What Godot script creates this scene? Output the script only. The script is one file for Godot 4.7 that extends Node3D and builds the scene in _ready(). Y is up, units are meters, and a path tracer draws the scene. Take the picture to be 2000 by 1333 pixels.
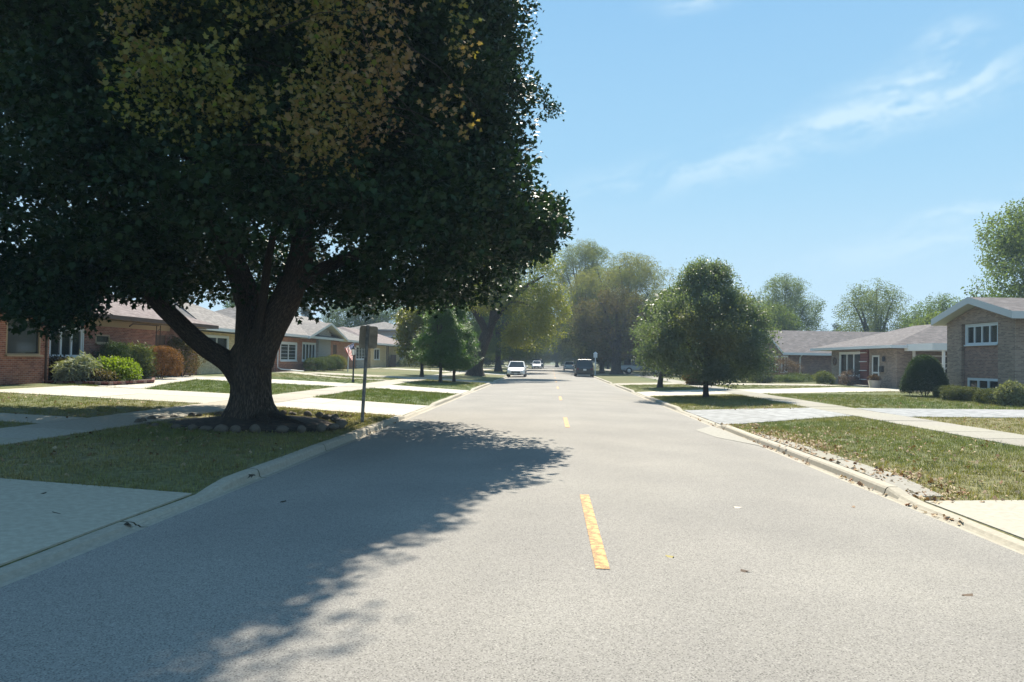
extends Node3D
# A suburban street on a sunny early-autumn day. x right, the street runs along -z ("d" = -z is the distance ahead), metres.

const LK := -4.2          # back of the left kerb
const RK := 4.65          # back of the right kerb
var rng := RandomNumberGenerator.new()
var noise := FastNoiseLite.new()
var M := {}               # materials
var HARD := []            # paved polygons (x, d) that grass keeps off
var taken := {}

# ------------------------------------------------------------------ mesh builder
class MB:
	var v := PackedVector3Array()
	var n := PackedVector3Array()
	var uv := PackedVector2Array()
	var c := PackedColorArray()
	var ix := PackedInt32Array()
	var col := Color(1, 1, 1)
	var colored := false

	func vert(p: Vector3, nn: Vector3, t: Vector2) -> int:
		v.append(p); n.append(nn); uv.append(t); c.append(col)
		return v.size() - 1

	func tri(a: Vector3, b: Vector3, d: Vector3, hint := Vector3.ZERO) -> void:
		var nn := (b - a).cross(d - a).normalized()
		if hint != Vector3.ZERO and nn.dot(hint) < 0.0:
			var s := b; b = d; d = s
			nn = -nn
		var i := vert(a, nn, Vector2(0, 0)); vert(b, nn, Vector2(1, 0)); vert(d, nn, Vector2(0, 1))
		ix.append_array([i, i + 2, i + 1])

	func quad(a: Vector3, b: Vector3, cc: Vector3, d: Vector3, hint := Vector3.ZERO, off := Vector2.ZERO) -> void:
		poly([a, b, cc, d], hint, off)

	func poly(p: Array, hint := Vector3.ZERO, off := Vector2.ZERO) -> void:
		var nn := Vector3.ZERO
		for k in range(1, p.size() - 1):
			nn += (p[k] - p[0]).cross(p[k + 1] - p[0])
		nn = nn.normalized()
		var u: Vector3 = (p[1] - p[0]).normalized()
		var w := nn.cross(u)
		if w.dot(p[p.size() - 1] - p[0]) < 0.0:
			w = -w
		var flip := hint != Vector3.ZERO and nn.dot(hint) < 0.0
		if flip:
			nn = -nn
		var i := v.size()
		for q in p:
			vert(q, nn, off + Vector2((q - p[0]).dot(u), (q - p[0]).dot(w)))
		for k in range(1, p.size() - 1):
			if flip:
				ix.append_array([i, i + k, i + k + 1])
			else:
				ix.append_array([i, i + k + 1, i + k])

	func box(ctr: Vector3, s: Vector3, b := Basis()) -> void:
		var x := b.x * s.x * 0.5
		var y := b.y * s.y * 0.5
		var z := b.z * s.z * 0.5
		quad(ctr - x - y + z, ctr + x - y + z, ctr + x + y + z, ctr - x + y + z, z)
		quad(ctr + x - y - z, ctr - x - y - z, ctr - x + y - z, ctr + x + y - z, -z)
		quad(ctr + x - y + z, ctr + x - y - z, ctr + x + y - z, ctr + x + y + z, x)
		quad(ctr - x - y - z, ctr - x - y + z, ctr - x + y + z, ctr - x + y - z, -x)
		quad(ctr - x + y + z, ctr + x + y + z, ctr + x + y - z, ctr - x + y - z, y)
		quad(ctr - x - y - z, ctr + x - y - z, ctr + x - y + z, ctr - x - y + z, -y)

	func bar(a: Vector3, b: Vector3, w: float, h: float) -> void:
		var y := (b - a).normalized()
		var x := y.cross(Vector3(0, 0, 1) if absf(y.z) < 0.9 else Vector3(0, 1, 0)).normalized()
		box((a + b) * 0.5, Vector3(w, a.distance_to(b), h), Basis(x, y, x.cross(y)))

	# rings: arrays of points (same count), joined smoothly; closed round
	func loft(rings: Array, cap := true) -> void:
		var m: int = rings[0].size()
		var base := v.size()
		for r in rings.size():
			var ctr := Vector3.ZERO
			for p in rings[r]:
				ctr += p
			ctr /= m
			for k in m:
				var p: Vector3 = rings[r][k]
				var along: Vector3 = rings[mini(r + 1, rings.size() - 1)][k] - rings[maxi(r - 1, 0)][k]
				var around: Vector3 = rings[r][(k + 1) % m] - rings[r][(k + m - 1) % m]
				var nn := along.cross(around).normalized()
				if nn.dot(p - ctr) < 0.0:
					nn = -nn
				vert(p, nn, Vector2(float(k) / m * 3.0, r * 0.4))
		# winding from the first quad
		for r in rings.size() - 1:
			for k in m:
				var a := base + r * m + k
				var b := base + r * m + (k + 1) % m
				var c2 := a + m
				var d := b + m
				var f := (v[b] - v[a]).cross(v[c2] - v[a])
				if f.dot(n[a] + n[b] + n[c2]) < 0.0:
					ix.append_array([a, b, c2, b, d, c2])
				else:
					ix.append_array([a, c2, b, b, c2, d])
		if cap:
			for e in [0, rings.size() - 1]:
				var out: Vector3 = (rings[0][0] - rings[1][0]) if e == 0 else (rings[e][0] - rings[e - 1][0])
				poly(rings[e], out)

	func tube(path: Array, radii: Array, sides := 8, wob := 0.0, cap := true) -> void:
		var rings := []
		var ref := Vector3(0.37, 0.1, 0.92)
		for i in path.size():
			var t: Vector3 = (path[mini(i + 1, path.size() - 1)] - path[maxi(i - 1, 0)]).normalized()
			var x := ref.cross(t).normalized()
			var y := t.cross(x)
			var ring := []
			for k in sides:
				var a := TAU * k / sides
				var rr: float = radii[i] * (1.0 + wob * sin(a * 3.0 + i * 0.9) + wob * 0.7 * sin(a * 5.0 - i * 0.5))
				ring.append(path[i] + (x * cos(a) + y * sin(a)) * rr)
			rings.append(ring)
		loft(rings, cap)

	func lathe(prof: Array, sides := 16, at := Vector3.ZERO, axis := Vector3.UP) -> void:
		var x := axis.cross(Vector3(0.3, 0.2, 0.93)).normalized()
		var y := axis.cross(x)
		var rings := []
		for p in prof:
			var ring := []
			for k in sides:
				var a := TAU * k / sides
				ring.append(at + axis * p.y + (x * cos(a) + y * sin(a)) * p.x)
			rings.append(ring)
		loft(rings, true)

	func mesh() -> ArrayMesh:
		var a := []
		a.resize(Mesh.ARRAY_MAX)
		a[Mesh.ARRAY_VERTEX] = v; a[Mesh.ARRAY_NORMAL] = n; a[Mesh.ARRAY_TEX_UV] = uv; a[Mesh.ARRAY_TEX_UV2] = uv; a[Mesh.ARRAY_INDEX] = ix
		if colored:
			a[Mesh.ARRAY_COLOR] = c
		var m := ArrayMesh.new()
		m.add_surface_from_arrays(Mesh.PRIMITIVE_TRIANGLES, a)
		return m

# ------------------------------------------------------------------ scene helpers
func lin(r: float, g: float, b: float, a := 1.0) -> Color:
	var c := Color(r, g, b).linear_to_srgb()
	c.a = a
	return c

func nm(called: String) -> String:
	if not taken.has(called):
		taken[called] = 0
		return called
	taken[called] += 1
	return "%s_%03d" % [called, taken[called]]

func thing(called: String, label: String, category: String, at := Vector3.ZERO, turn := 0.0, group := "") -> Node3D:
	var o := Node3D.new()
	o.name = nm(called)
	o.position = at
	o.rotation.y = turn
	add_child(o)
	tag(o, label, category, group)
	return o

func tag(o: Node, label: String, category: String, group := "") -> void:
	o.set_meta("label", label)
	o.set_meta("category", category)
	if group:
		o.set_meta("group", group)

func part(parent: Node, called: String, mesh: Mesh, mat: Material) -> MeshInstance3D:
	var o := MeshInstance3D.new()
	var k := 0
	var s := called
	while parent.has_node(s):
		k += 1
		s = "%s_%03d" % [called, k]
	if parent == self:
		s = nm(called)
	o.name = s
	o.mesh = mesh
	o.material_override = mat
	parent.add_child(o, true)
	return o

func partb(parent: Node, called: String, mb: MB, mat: Material) -> MeshInstance3D:
	return part(parent, called, mb.mesh(), mat)

func struct(called: String, mesh: Mesh, mat: Material) -> MeshInstance3D:
	var o := part(self, called, mesh, mat)
	o.set_meta("kind", "structure")
	return o

func scatter(parent: Node, called: String, mesh: Mesh, mat: Material, where: Array, tint: Array) -> MultiMeshInstance3D:
	var mm := MultiMesh.new()
	mm.transform_format = MultiMesh.TRANSFORM_3D
	mm.use_colors = true
	mm.mesh = mesh
	mm.instance_count = where.size()
	for i in where.size():
		mm.set_instance_transform(i, where[i])
		mm.set_instance_color(i, tint[i])
	var o := MultiMeshInstance3D.new()
	var k := 0
	var s := called
	while parent.has_node(s):
		k += 1
		s = "%s_%03d" % [called, k]
	o.name = s
	o.multimesh = mm
	o.material_override = mat
	o.set_meta("kind", "stuff")
	parent.add_child(o, true)
	return o

func gy(x: float) -> float:      # height of the lawns across the street
	if x < 0.0:
		var t := -x
		if t < 8.35: return lerpf(0.045, 0.17, clampf((t - 4.2) / 4.15, 0.0, 1.0))
		if t < 9.95: return lerpf(0.17, 0.2, (t - 8.35) / 1.6)
		return lerpf(0.2, 0.44, clampf((t - 9.95) / 8.0, 0.0, 1.0))
	if x < 9.1: return lerpf(0.045, 0.14, clampf((x - 4.65) / 4.45, 0.0, 1.0))
	return lerpf(0.14, 0.24, clampf((x - 9.1) / 10.0, 0.0, 1.0))

func g2(x: float, d: float) -> float:      # with the dips where driveways meet the kerb
	var y := gy(x)
	if x < -4.0 and x > -8.35:
		return y - 0.072 * (1.0 - (-x - 4.2) / 4.15) * dip(drops_left, d)
	if x > 4.5 and x < 9.1:
		return y - 0.072 * (1.0 - (x - 4.65) / 4.45) * dip(drops_right, d)
	return y

func dip(drops: Array, d: float) -> float:
	var m := 0.0
	for r in drops:
		m = maxf(m, clampf(minf((d - r[0] + 1.7) / 0.8, (r[1] + 1.7 - d) / 0.8), 0.0, 1.0))
	return m

func road_y(x: float) -> float:
	var t := (x - 0.25) / 4.3
	return 0.02 - 0.07 * t * t

func rb() -> Basis:
	var q := Quaternion(rng.randfn(), rng.randfn(), rng.randfn(), rng.randfn()).normalized()
	return Basis(q)

func ru() -> Vector3:
	return Vector3(rng.randfn(), rng.randfn(), rng.randfn()).normalized()

# ------------------------------------------------------------------ textures
func tex(w: int, h: int, f: Callable) -> ImageTexture:
	var b := PackedByteArray()
	b.resize(w * h * 4)
	var k := 0
	for y in h:
		for x in w:
			var c: Color = f.call(x, y)
			b[k] = int(clampf(c.r, 0, 1) * 255.0); b[k + 1] = int(clampf(c.g, 0, 1) * 255.0); b[k + 2] = int(clampf(c.b, 0, 1) * 255.0); b[k + 3] = 255
			k += 4
	return ImageTexture.create_from_image(Image.create_from_data(w, h, false, Image.FORMAT_RGBA8, b))

func noise_image(size: int, freq: float, oct := 4, sd := 1) -> Image:
	var n := FastNoiseLite.new()
	n.seed = sd
	n.noise_type = FastNoiseLite.TYPE_SIMPLEX_SMOOTH
	n.frequency = freq
	n.fractal_octaves = oct
	return n.get_seamless_image(size, size, false, false, 0.2, true)

func mottled(size: int, lo: Color, hi: Color, grain: float, freq: float, sd: int) -> ImageTexture:
	var im := noise_image(size, freq, 5, sd)
	var r := RandomNumberGenerator.new()
	r.seed = sd
	return tex(size, size, func(x, y):
		var t: float = im.get_pixel(x, y).r + (r.randf() - 0.5) * grain
		return lo.lerp(hi, clampf(t, 0.0, 1.0)))

func mat(col: Color, rough := 0.9, t: Texture2D = null, scale := 1.0) -> StandardMaterial3D:
	var m := StandardMaterial3D.new()
	m.albedo_color = col
	m.roughness = rough
	m.metallic_specular = 0.4
	if t:
		m.albedo_texture = t
		m.uv1_scale = Vector3(scale, scale, scale)
	return m

func grain_tex() -> ImageTexture:      # asphalt aggregate, 512 px over 1.9 m
	var r := RandomNumberGenerator.new()
	r.seed = 5
	var n := 512
	var g := PackedFloat32Array()
	g.resize(n * n)
	for i in n * n:
		g[i] = 0.84 + 0.10 * (r.randf() - 0.5)
	for s in 30000:                     # small stones, light and dark
		var cx := r.randi() % n
		var cy := r.randi() % n
		var rad := r.randf_range(0.6, 1.9)
		var t := r.randf_range(-0.27, 0.17)
		for dy in range(-3, 4):
			for dx in range(-3, 4):
				if dx * dx + dy * dy < rad * rad:
					var k := ((cy + dy + n) % n) * n + (cx + dx + n) % n
					g[k] = 0.82 + t + (r.randf() - 0.5) * 0.06
	return tex(n, n, func(x, y):
		var t: float = g[y * n + x]
		return Color(t * 1.005, t, t * 0.985))

func brick_tex(a: Color, b: Color, mortar: Color, sd: int) -> ImageTexture:   # 512 px over 2.44 m: 12 bricks by 36 courses
	var r := RandomNumberGenerator.new()
	r.seed = sd
	var tone := PackedFloat32Array()
	for i in 12 * 37:
		tone.append(r.randf())
	return tex(512, 512, func(x, y):
		var row := int(y / 14.2222)
		var fy := fmod(y, 14.2222)
		var xx := fmod(x + (21.33 if row % 2 else 0.0), 512.0)
		var colm := int(xx / 42.6667)
		var fx := fmod(xx, 42.6667)
		var nz := (r.randf() - 0.5) * 0.07
		if fy < 2.2 or fx < 2.4:
			return mortar + Color(nz, nz, nz)
		var t: float = tone[(row * 12 + colm) % tone.size()]
		return a.lerp(b, t) + Color(nz, nz, nz))

func shingle_tex(a: Color, b: Color, sd: int) -> ImageTexture:    # 512 px over 3.0 m: tabs 0.25 wide, courses 0.143
	var r := RandomNumberGenerator.new()
	r.seed = sd
	var tone := PackedFloat32Array()
	for i in 400:
		tone.append(r.randf())
	return tex(512, 512, func(x, y):
		var row := int(y / 24.38)
		var fy := fmod(y, 24.38)
		var xx := fmod(x + row * 37.0, 512.0)
		var colm := int(xx / 42.667)
		var t: float = tone[(row * 12 + colm) % 400]
		var c := a.lerp(b, t)
		var nz := (r.randf() - 0.5) * 0.1
		if fy < 2.5:
			nz -= 0.12
		return c + Color(nz, nz, nz))

func materials() -> void:
	var asphalt := mat(lin(0.385, 0.368, 0.34), 0.93, grain_tex(), 1.0 / 1.45)
	asphalt.vertex_color_use_as_albedo = true
	asphalt.detail_enabled = true
	asphalt.detail_blend_mode = BaseMaterial3D.BLEND_MODE_MUL
	asphalt.detail_uv_layer = BaseMaterial3D.DETAIL_UV_2
	asphalt.uv2_scale = Vector3(1.0 / 17.0, 1.0 / 17.0, 1)
	asphalt.detail_albedo = mottled(512, Color(0.9, 0.9, 0.91), Color(1, 1, 1), 0.05, 0.012, 21)
	M.asphalt = asphalt
	var ctex := mottled(512, Color(0.86, 0.85, 0.83), Color(1, 0.99, 0.97), 0.5, 0.035, 3)
	M.concrete = mat(lin(0.40, 0.375, 0.325), 0.9, ctex, 0.5)
	M.concrete_new = mat(lin(0.51, 0.485, 0.44), 0.9, ctex, 0.4)
	M.concrete_old = mat(lin(0.31, 0.30, 0.27), 0.92, ctex, 0.45)
	M.drive_grey = mat(lin(0.34, 0.35, 0.36), 0.9, mottled(512, Color(0.7, 0.7, 0.7), Color(1, 1, 1), 0.4, 0.015, 9), 0.3)
	for k in ["concrete", "concrete_new", "concrete_old", "drive_grey"]:
		M[k].vertex_color_use_as_albedo = true
	M.yellow = mat(lin(0.76, 0.385, 0.11), 0.75, mottled(256, Color(0.42, 0.43, 0.45), Color(1, 1, 1), 0.75, 0.03, 12), 1.3)
	M.soil = mat(lin(0.09, 0.065, 0.045), 1.0, mottled(256, Color(0.4, 0.4, 0.4), Color(1, 1, 1), 0.7, 0.05, 14), 0.8)
	var lawn := mat(Color(1, 1, 1), 1.0, mottled(512, Color(0.55, 0.56, 0.5), Color(1, 1, 1), 0.55, 0.02, 17), 0.7)
	lawn.vertex_color_use_as_albedo = true
	M.lawn = lawn
	M.bark = mat(lin(0.15, 0.12, 0.095), 1.0, bark_tex(), 1.0)
	M.bark.uv1_scale = Vector3(1.0, 0.6, 1)
	M.bark.heightmap_enabled = true
	M.bark.heightmap_texture = M.bark.albedo_texture
	M.bark.heightmap_scale = 3.0
	M.bark_grey = mat(lin(0.17, 0.14, 0.115), 1.0, M.bark.albedo_texture, 1.0)
	M.bark_grey.uv1_scale = Vector3(1.0, 0.6, 1)
	M.leaf = leafmat(Color(0.92, 1, 0.55), 0.5)
	M.leaf_matte = leafmat(Color(0.8, 0.8, 0.5), 0.7)
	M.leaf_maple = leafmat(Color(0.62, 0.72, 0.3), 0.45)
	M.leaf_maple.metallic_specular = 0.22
	M.leaf_far = leafmat(Color(0.92, 1, 0.6), 0.85)
	M.dryleaf = leafmat(Color(0.5, 0.45, 0.3), 0.8)
	M.grass = leafmat(Color(0.75, 0.8, 0.4), 0.8)
	M.red_brick = mat(lin(1, 1, 1), 0.92, brick_tex(Color(0.47, 0.28, 0.23), Color(0.61, 0.41, 0.33), Color(0.62, 0.57, 0.51), 31), 1.0 / 2.44)
	M.orange_brick = mat(lin(1, 1, 1), 0.92, brick_tex(Color(0.55, 0.34, 0.25), Color(0.68, 0.46, 0.35), Color(0.7, 0.66, 0.6), 32), 1.0 / 2.44)
	M.tan_brick = mat(lin(1, 1, 1), 0.92, brick_tex(Color(0.45, 0.39, 0.345), Color(0.58, 0.51, 0.455), Color(0.57, 0.545, 0.51), 33), 1.0 / 2.44)
	M.brown_brick = mat(lin(1, 1, 1), 0.92, brick_tex(Color(0.44, 0.34, 0.3), Color(0.57, 0.45, 0.39), Color(0.56, 0.53, 0.5), 34), 1.0 / 2.44)
	M.cream_brick = mat(lin(1, 1, 1), 0.92, brick_tex(Color(0.72, 0.63, 0.47), Color(0.84, 0.75, 0.58), Color(0.76, 0.72, 0.64), 35), 1.0 / 2.44)
	M.stone = mat(lin(0.5, 0.48, 0.44), 0.95, mottled(256, Color(0.62, 0.6, 0.58), Color(1, 1, 1), 0.3, 0.04, 36), 0.8)
	M.fieldstone = mat(lin(0.22, 0.19, 0.155), 0.95, mottled(256, Color(0.5, 0.5, 0.5), Color(1, 1, 1), 0.4, 0.05, 37), 2.0)
	M.roof_pink = mat(lin(1, 1, 1), 0.95, shingle_tex(Color(0.37, 0.33, 0.325), Color(0.49, 0.445, 0.44), 41), 1.0 / 3.0)
	M.roof_grey = mat(lin(1, 1, 1), 0.95, shingle_tex(Color(0.37, 0.36, 0.35), Color(0.5, 0.48, 0.47), 42), 1.0 / 3.0)
	M.roof_brown = mat(lin(1, 1, 1), 0.95, shingle_tex(Color(0.29, 0.275, 0.28), Color(0.4, 0.38, 0.385), 43), 1.0 / 3.0)
	M.white = mat(lin(0.64, 0.65, 0.65), 0.6)
	M.pale_trim = mat(lin(0.47, 0.49, 0.5), 0.6)
	M.cream = mat(lin(0.6, 0.53, 0.4), 0.7)
	M.brown_trim = mat(lin(0.07, 0.045, 0.035), 0.6)
	M.tan_trim = mat(lin(0.36, 0.27, 0.17), 0.7)
	M.grey_siding = mat(lin(0.36, 0.34, 0.31), 0.8, siding_tex(), 1.0)
	M.maroon = mat(lin(0.17, 0.06, 0.05), 0.75, siding_tex(), 1.0)
	M.dark_siding = mat(lin(0.15, 0.11, 0.095), 0.75, siding_tex(), 1.0)
	var glass := mat(Color(0.16, 0.2, 0.2, 0.45), 0.05)
	glass.transparency = BaseMaterial3D.TRANSPARENCY_ALPHA
	M.glass = glass
	M.curtain = mat(lin(0.5, 0.49, 0.44), 0.95)
	M.curtain.backlight_enabled = true
	M.curtain.backlight = Color(0.4, 0.4, 0.36)
	M.dark = mat(lin(0.02, 0.02, 0.02), 0.8)
	M.black_metal = mat(lin(0.025, 0.025, 0.027), 0.45)
	M.galv = mat(lin(0.33, 0.33, 0.32), 0.5, mottled(128, Color(0.6, 0.6, 0.6), Color(1, 1, 1), 0.3, 0.03, 51), 2.0)
	M.galv.metallic = 0.5
	M.signback = mat(lin(0.5, 0.44, 0.36), 0.6, mottled(128, Color(0.75, 0.75, 0.75), Color(1, 1, 1), 0.15, 0.02, 52), 1.5)
	M.lamp_glass = mat(lin(0.7, 0.7, 0.66), 0.3)
	M.tyre = mat(lin(0.02, 0.02, 0.02), 0.85)
	M.rim = mat(lin(0.5, 0.5, 0.5), 0.3); M.rim.metallic = 0.8
	M.chrome = mat(lin(0.75, 0.75, 0.75), 0.15); M.chrome.metallic = 1.0
	M.headlight = mat(lin(0.75, 0.76, 0.78), 0.1)
	M.taillight = mat(lin(0.12, 0.01, 0.01), 0.2)
	M.carglass = mat(lin(0.03, 0.035, 0.04), 0.06)
	M.wood = mat(lin(0.12, 0.075, 0.05), 0.85)
	M.terracotta = mat(lin(0.42, 0.39, 0.35), 0.9)

func paint(r: float, g: float, b: float) -> StandardMaterial3D:
	var m := mat(lin(r, g, b), 0.35)
	m.clearcoat_enabled = true
	m.clearcoat = 0.8
	m.clearcoat_roughness = 0.06
	return m

func siding_tex() -> ImageTexture:
	return tex(64, 64, func(_x, y):
		var t := 0.92 + 0.08 * fmod(y, 10.667) / 10.667 - (0.35 if fmod(y, 10.667) < 1.2 else 0.0)
		return Color(t, t, t))

func bark_tex() -> ImageTexture:
	var n := FastNoiseLite.new()
	n.seed = 77
	n.frequency = 0.06
	n.fractal_octaves = 3
	return tex(256, 512, func(x, y):
		var a: float = TAU * x / 256.0
		var t := n.get_noise_3d(cos(a) * 95.0, sin(a) * 95.0, y * 0.16 * (1.0 if y < 256 else 1.0))
		var ridge := 1.0 - absf(t) * 2.2
		var g := 0.95 - 0.5 * clampf(ridge, 0.0, 1.0) + 0.15 * n.get_noise_2d(x * 2.0, y * 2.0)
		return Color(g, g * 0.99, g * 0.97))

func leafmat(back: Color, rough: float) -> StandardMaterial3D:
	var m := mat(Color(1, 1, 1), rough)
	m.vertex_color_use_as_albedo = true
	m.backlight_enabled = true
	m.backlight = back
	m.cull_mode = BaseMaterial3D.CULL_DISABLED
	m.metallic_specular = 0.35
	return m

# ------------------------------------------------------------------ sky
func sky_texture() -> ImageTexture:
	var w := 2048
	var h := 1024
	var im := Image.create(w, h, false, Image.FORMAT_RGBF)
	var n := FastNoiseLite.new()
	n.seed = 9
	n.frequency = 1.0
	n.fractal_octaves = 5
	var top := Color(0.097, 0.213, 0.36)
	var mid := Color(0.175, 0.3, 0.40)
	var low := Color(0.265, 0.355, 0.415)
	# banks of thin cirrus: azimuth and height in degrees (0 = straight up the street), half widths, strength
	var banks := [[21.5, 16.8, 6.5, 1.4, 1.5], [26.0, 18.2, 6.0, 2.0, 1.5], [27.5, 21.0, 2.2, 1.4, 1.1], [12.0, 14.5, 12.0, 1.6, 0.7], [31.0, 10.8, 8.0, 0.7, 1.0], [27.0, 8.5, 12.0, 1.2, 0.5], [11.0, 26.0, 3.5, 1.1, 0.9], [-60.0, 30.0, 22.0, 5.0, 0.7], [95.0, 24.0, 25.0, 5.0, 0.8], [160.0, 35.0, 30.0, 6.0, 0.7], [-130.0, 22.0, 25.0, 5.0, 0.7], [60.0, 45.0, 25.0, 6.0, 0.5]]
	for y in h:
		var el := (0.5 - (y + 0.5) / h) * PI
		var s := sin(el)
		var base: Color
		if s > 0.0:
			base = low.lerp(mid, smoothstep(0.0, 0.28, s)).lerp(top, smoothstep(0.12, 0.68, s))
		else:
			base = Color(0.2, 0.21, 0.2)
		for x in w:
			var c := base
			if s > 0.02 and s < 0.9:
				var az := fposmod((x + 0.5) / w * 360.0 + 180.0, 360.0) - 180.0
				var ed := rad_to_deg(el)
				var t := 0.0
				for b in banks:
					var da: float = fposmod(az - b[0] + 180.0, 360.0) - 180.0
					var de: float = ed - b[1]
					if absf(da) > b[2] * 1.8 or absf(de) > b[3] * 2.5 + 6.0:
						continue
					var uu := da * 0.95 + de * 0.31
					var vv := de * 0.98 - da * 0.16
					var m := exp(-pow(uu / b[2], 2.0) * 1.6 - pow(vv / b[3], 2.0) * 1.6)
					if m < 0.02:
						continue
					var wp := n.get_noise_2d(uu * 0.06 + b[0], vv * 0.1) * 2.2
					var st := n.get_noise_2d(uu * 0.055 + b[0] * 3.0, (vv + wp) * 0.42)
					var fine := n.get_noise_2d(uu * 0.2, (vv + wp) * 1.6 + b[0])
					t += m * b[4] * clampf(0.36 + st * 1.5 + fine * 0.7 + 0.5 * n.get_noise_2d(uu * 0.45 + vv * 0.5, vv * 2.6 - uu * 0.25), 0.0, 1.0)
				c = base.lerp(Color(0.34, 0.415, 0.45), clampf(t, 0.0, 1.0) * 0.6)
			im.set_pixel(x, y, c)
	return ImageTexture.create_from_image(im)

# ------------------------------------------------------------------ paving
func slab(parent: Node, called: String, a: Vector2, b: Vector2, c: Vector2, d: Vector2, mt: Material, lift := 0.012, gap := 0.007) -> void:
	# four (x, distance) corners; follows the ground
	var ctr := (a + b + c + d) * 0.25
	var mb := MB.new()
	mb.colored = true
	var t := rng.randf_range(0.82, 1.0)
	mb.col = Color(t, t * rng.randf_range(0.98, 1.0), t * rng.randf_range(0.93, 0.99))
	var jig := rng.randf_range(-0.004, 0.004)
	var top := []
	for p in [a, b, c, d]:
		var q: Vector2 = p + (ctr - p).normalized() * gap * 1.4
		top.append(Vector3(q.x, g2(q.x, q.y) + lift + jig, -q.y))
	# the long sides follow the ground's bend
	mb.poly(top, Vector3.UP, Vector2(rng.randf() * 5.0, rng.randf() * 5.0))
	for k in 4:
		var p: Vector3 = top[k]
		var q: Vector3 = top[(k + 1) % 4]
		mb.quad(p, q, q - Vector3(0, 0.08, 0), p - Vector3(0, 0.08, 0), (p + q) * 0.5 - Vector3(ctr.x, p.y, -ctr.y))
	partb(parent, called, mb, mt)

func paved(called: String, rows: Array, mt: Material, along: int, cuts_of := []) -> Node3D:
	# rows: list of [near (x,d), far (x,d)] stations; one slab (or several across) between neighbours
	var o := Node3D.new()
	o.name = nm(called)
	o.set_meta("kind", "structure")
	add_child(o)
	for i in rows.size() - 1:
		var a: Vector2 = rows[i][0]
		var b: Vector2 = rows[i][1]
		var c: Vector2 = rows[i + 1][1]
		var d: Vector2 = rows[i + 1][0]
		HARD.append([a, b, c, d])
		for k in along:
			var t0 := float(k) / along
			var t1 := float(k + 1) / along
			slab(o, "slab", a.lerp(b, t0), a.lerp(b, t1), d.lerp(c, t1), d.lerp(c, t0), mt, 0.012, 0.013 if called == "sidewalk" else 0.006)
	return o

func drive(called: String, x0: float, x1: float, d0: float, d1: float, mt: Material, step := 3.0, across := 2) -> void:
	var rows := []
	var n := int(ceil(absf(x1 - x0) / step))
	var cuts := [x0]
	for s in [-9.95, -8.35, 9.1, 10.65]:
		if (s - x0) * (s - x1) < 0.0:
			cuts.append(s)
	for i in n + 1:
		var x := lerpf(x0, x1, float(i) / n)
		var near_cut := false
		for c in cuts:
			if absf(c - x) < 1.0:
				near_cut = true
		if not near_cut and not (absf(x) > 8.35 and x > -9.95 and x < 0) and not (x > 9.1 and x < 10.65):
			cuts.append(x)
	cuts.append(x1)
	cuts.sort()
	if x1 < x0:
		cuts.reverse()
	for c in cuts:
		rows.append([Vector2(c, d0), Vector2(c, d1)])
	# leave the sidewalk's own strip to the sidewalk
	var run := []
	var part_no := []
	for i in rows.size() - 1:
		var m: float = (rows[i][0].x + rows[i + 1][0].x) * 0.5
		if (m < -8.35 and m > -9.95) or (m > 9.1 and m < 10.65):
			if run.size():
				run.append(rows[i]); part_no.append(run); run = []
			continue
		run.append(rows[i])
		if i == rows.size() - 2:
			run.append(rows[i + 1]); part_no.append(run)
	for r in part_no:
		paved(called, r, mt, across)

func on_paving(p: Vector2) -> bool:
	for q in HARD:
		if p.x < minf(minf(q[0].x, q[1].x), minf(q[2].x, q[3].x)) or p.x > maxf(maxf(q[0].x, q[1].x), maxf(q[2].x, q[3].x)):
			continue
		if Geometry2D.is_point_in_polygon(p, PackedVector2Array(q)):
			return true
	return false

var drops_left := [[2.0, 8.6], [20.9, 25.6], [34.3, 38.6], [50.0, 54.0], [76.0, 81.0]]
var drops_right := [[3.0, 9.5], [20.3, 26.2], [36.0, 41.0], [52.0, 56.0], [88.0, 93.0]]

func kerb_top(side: int, d: float) -> float:
	var t := 1.0
	for r in (drops_left if side < 0 else drops_right):
		t = minf(t, clampf(maxf((r[0] - d) / 0.7, (d - r[1]) / 0.7), 0.0, 1.0))
	return lerpf(-0.025, 0.05, smoothstep(0.0, 1.0, t))

func kerb(side: int) -> void:
	var o := Node3D.new()
	o.name = nm("kerb")
	o.set_meta("kind", "structure")
	add_child(o)
	var back := LK if side < 0 else RK
	var s := -1.0 if side < 0 else 1.0
	var d := 1.0
	while d < 150.0:
		var l := 3.05 if d < 70.0 else 10.0
		var mb := MB.new()
		mb.colored = true
		var t := rng.randf_range(0.86, 1.0)
		mb.col = Color(t, t * 0.985, t * rng.randf_range(0.93, 0.97))
		var n := 8 if d < 70.0 else 3
		var prev := []
		for i in n + 1:
			var dd := d + 0.012 + (l - 0.024) * i / n
			var h := kerb_top(side, dd) + 0.004 * sin(dd * 2.1 + side)
			var wob := 0.012 * sin(dd * 0.6) + 0.006 * sin(dd * 2.3 + side)
			var ring := []
			for q in [Vector2(-0.40, -0.056), Vector2(-0.215, -0.068), Vector2(-0.19, -0.05), Vector2(-0.17, h - 0.03), Vector2(-0.145, h - 0.006), Vector2(-0.11, h), Vector2(-0.015, h), Vector2(0.0, h - 0.012), Vector2(0.0, -0.2)]:
				ring.append(Vector3(back + s * (q.x + wob), minf(q.y, h) if q.y > -0.04 else q.y, -dd))
			if i > 0:
				for k in 8:
					mb.quad(prev[k], prev[k + 1], ring[k + 1], ring[k], Vector3(-s * 0.6, 1, 0) if k < 7 else Vector3(s, 0, 0), Vector2(0.1 * k, dd))
			prev = ring
		partb(o, "kerb_stone", mb, M.concrete)
		d += l

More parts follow.
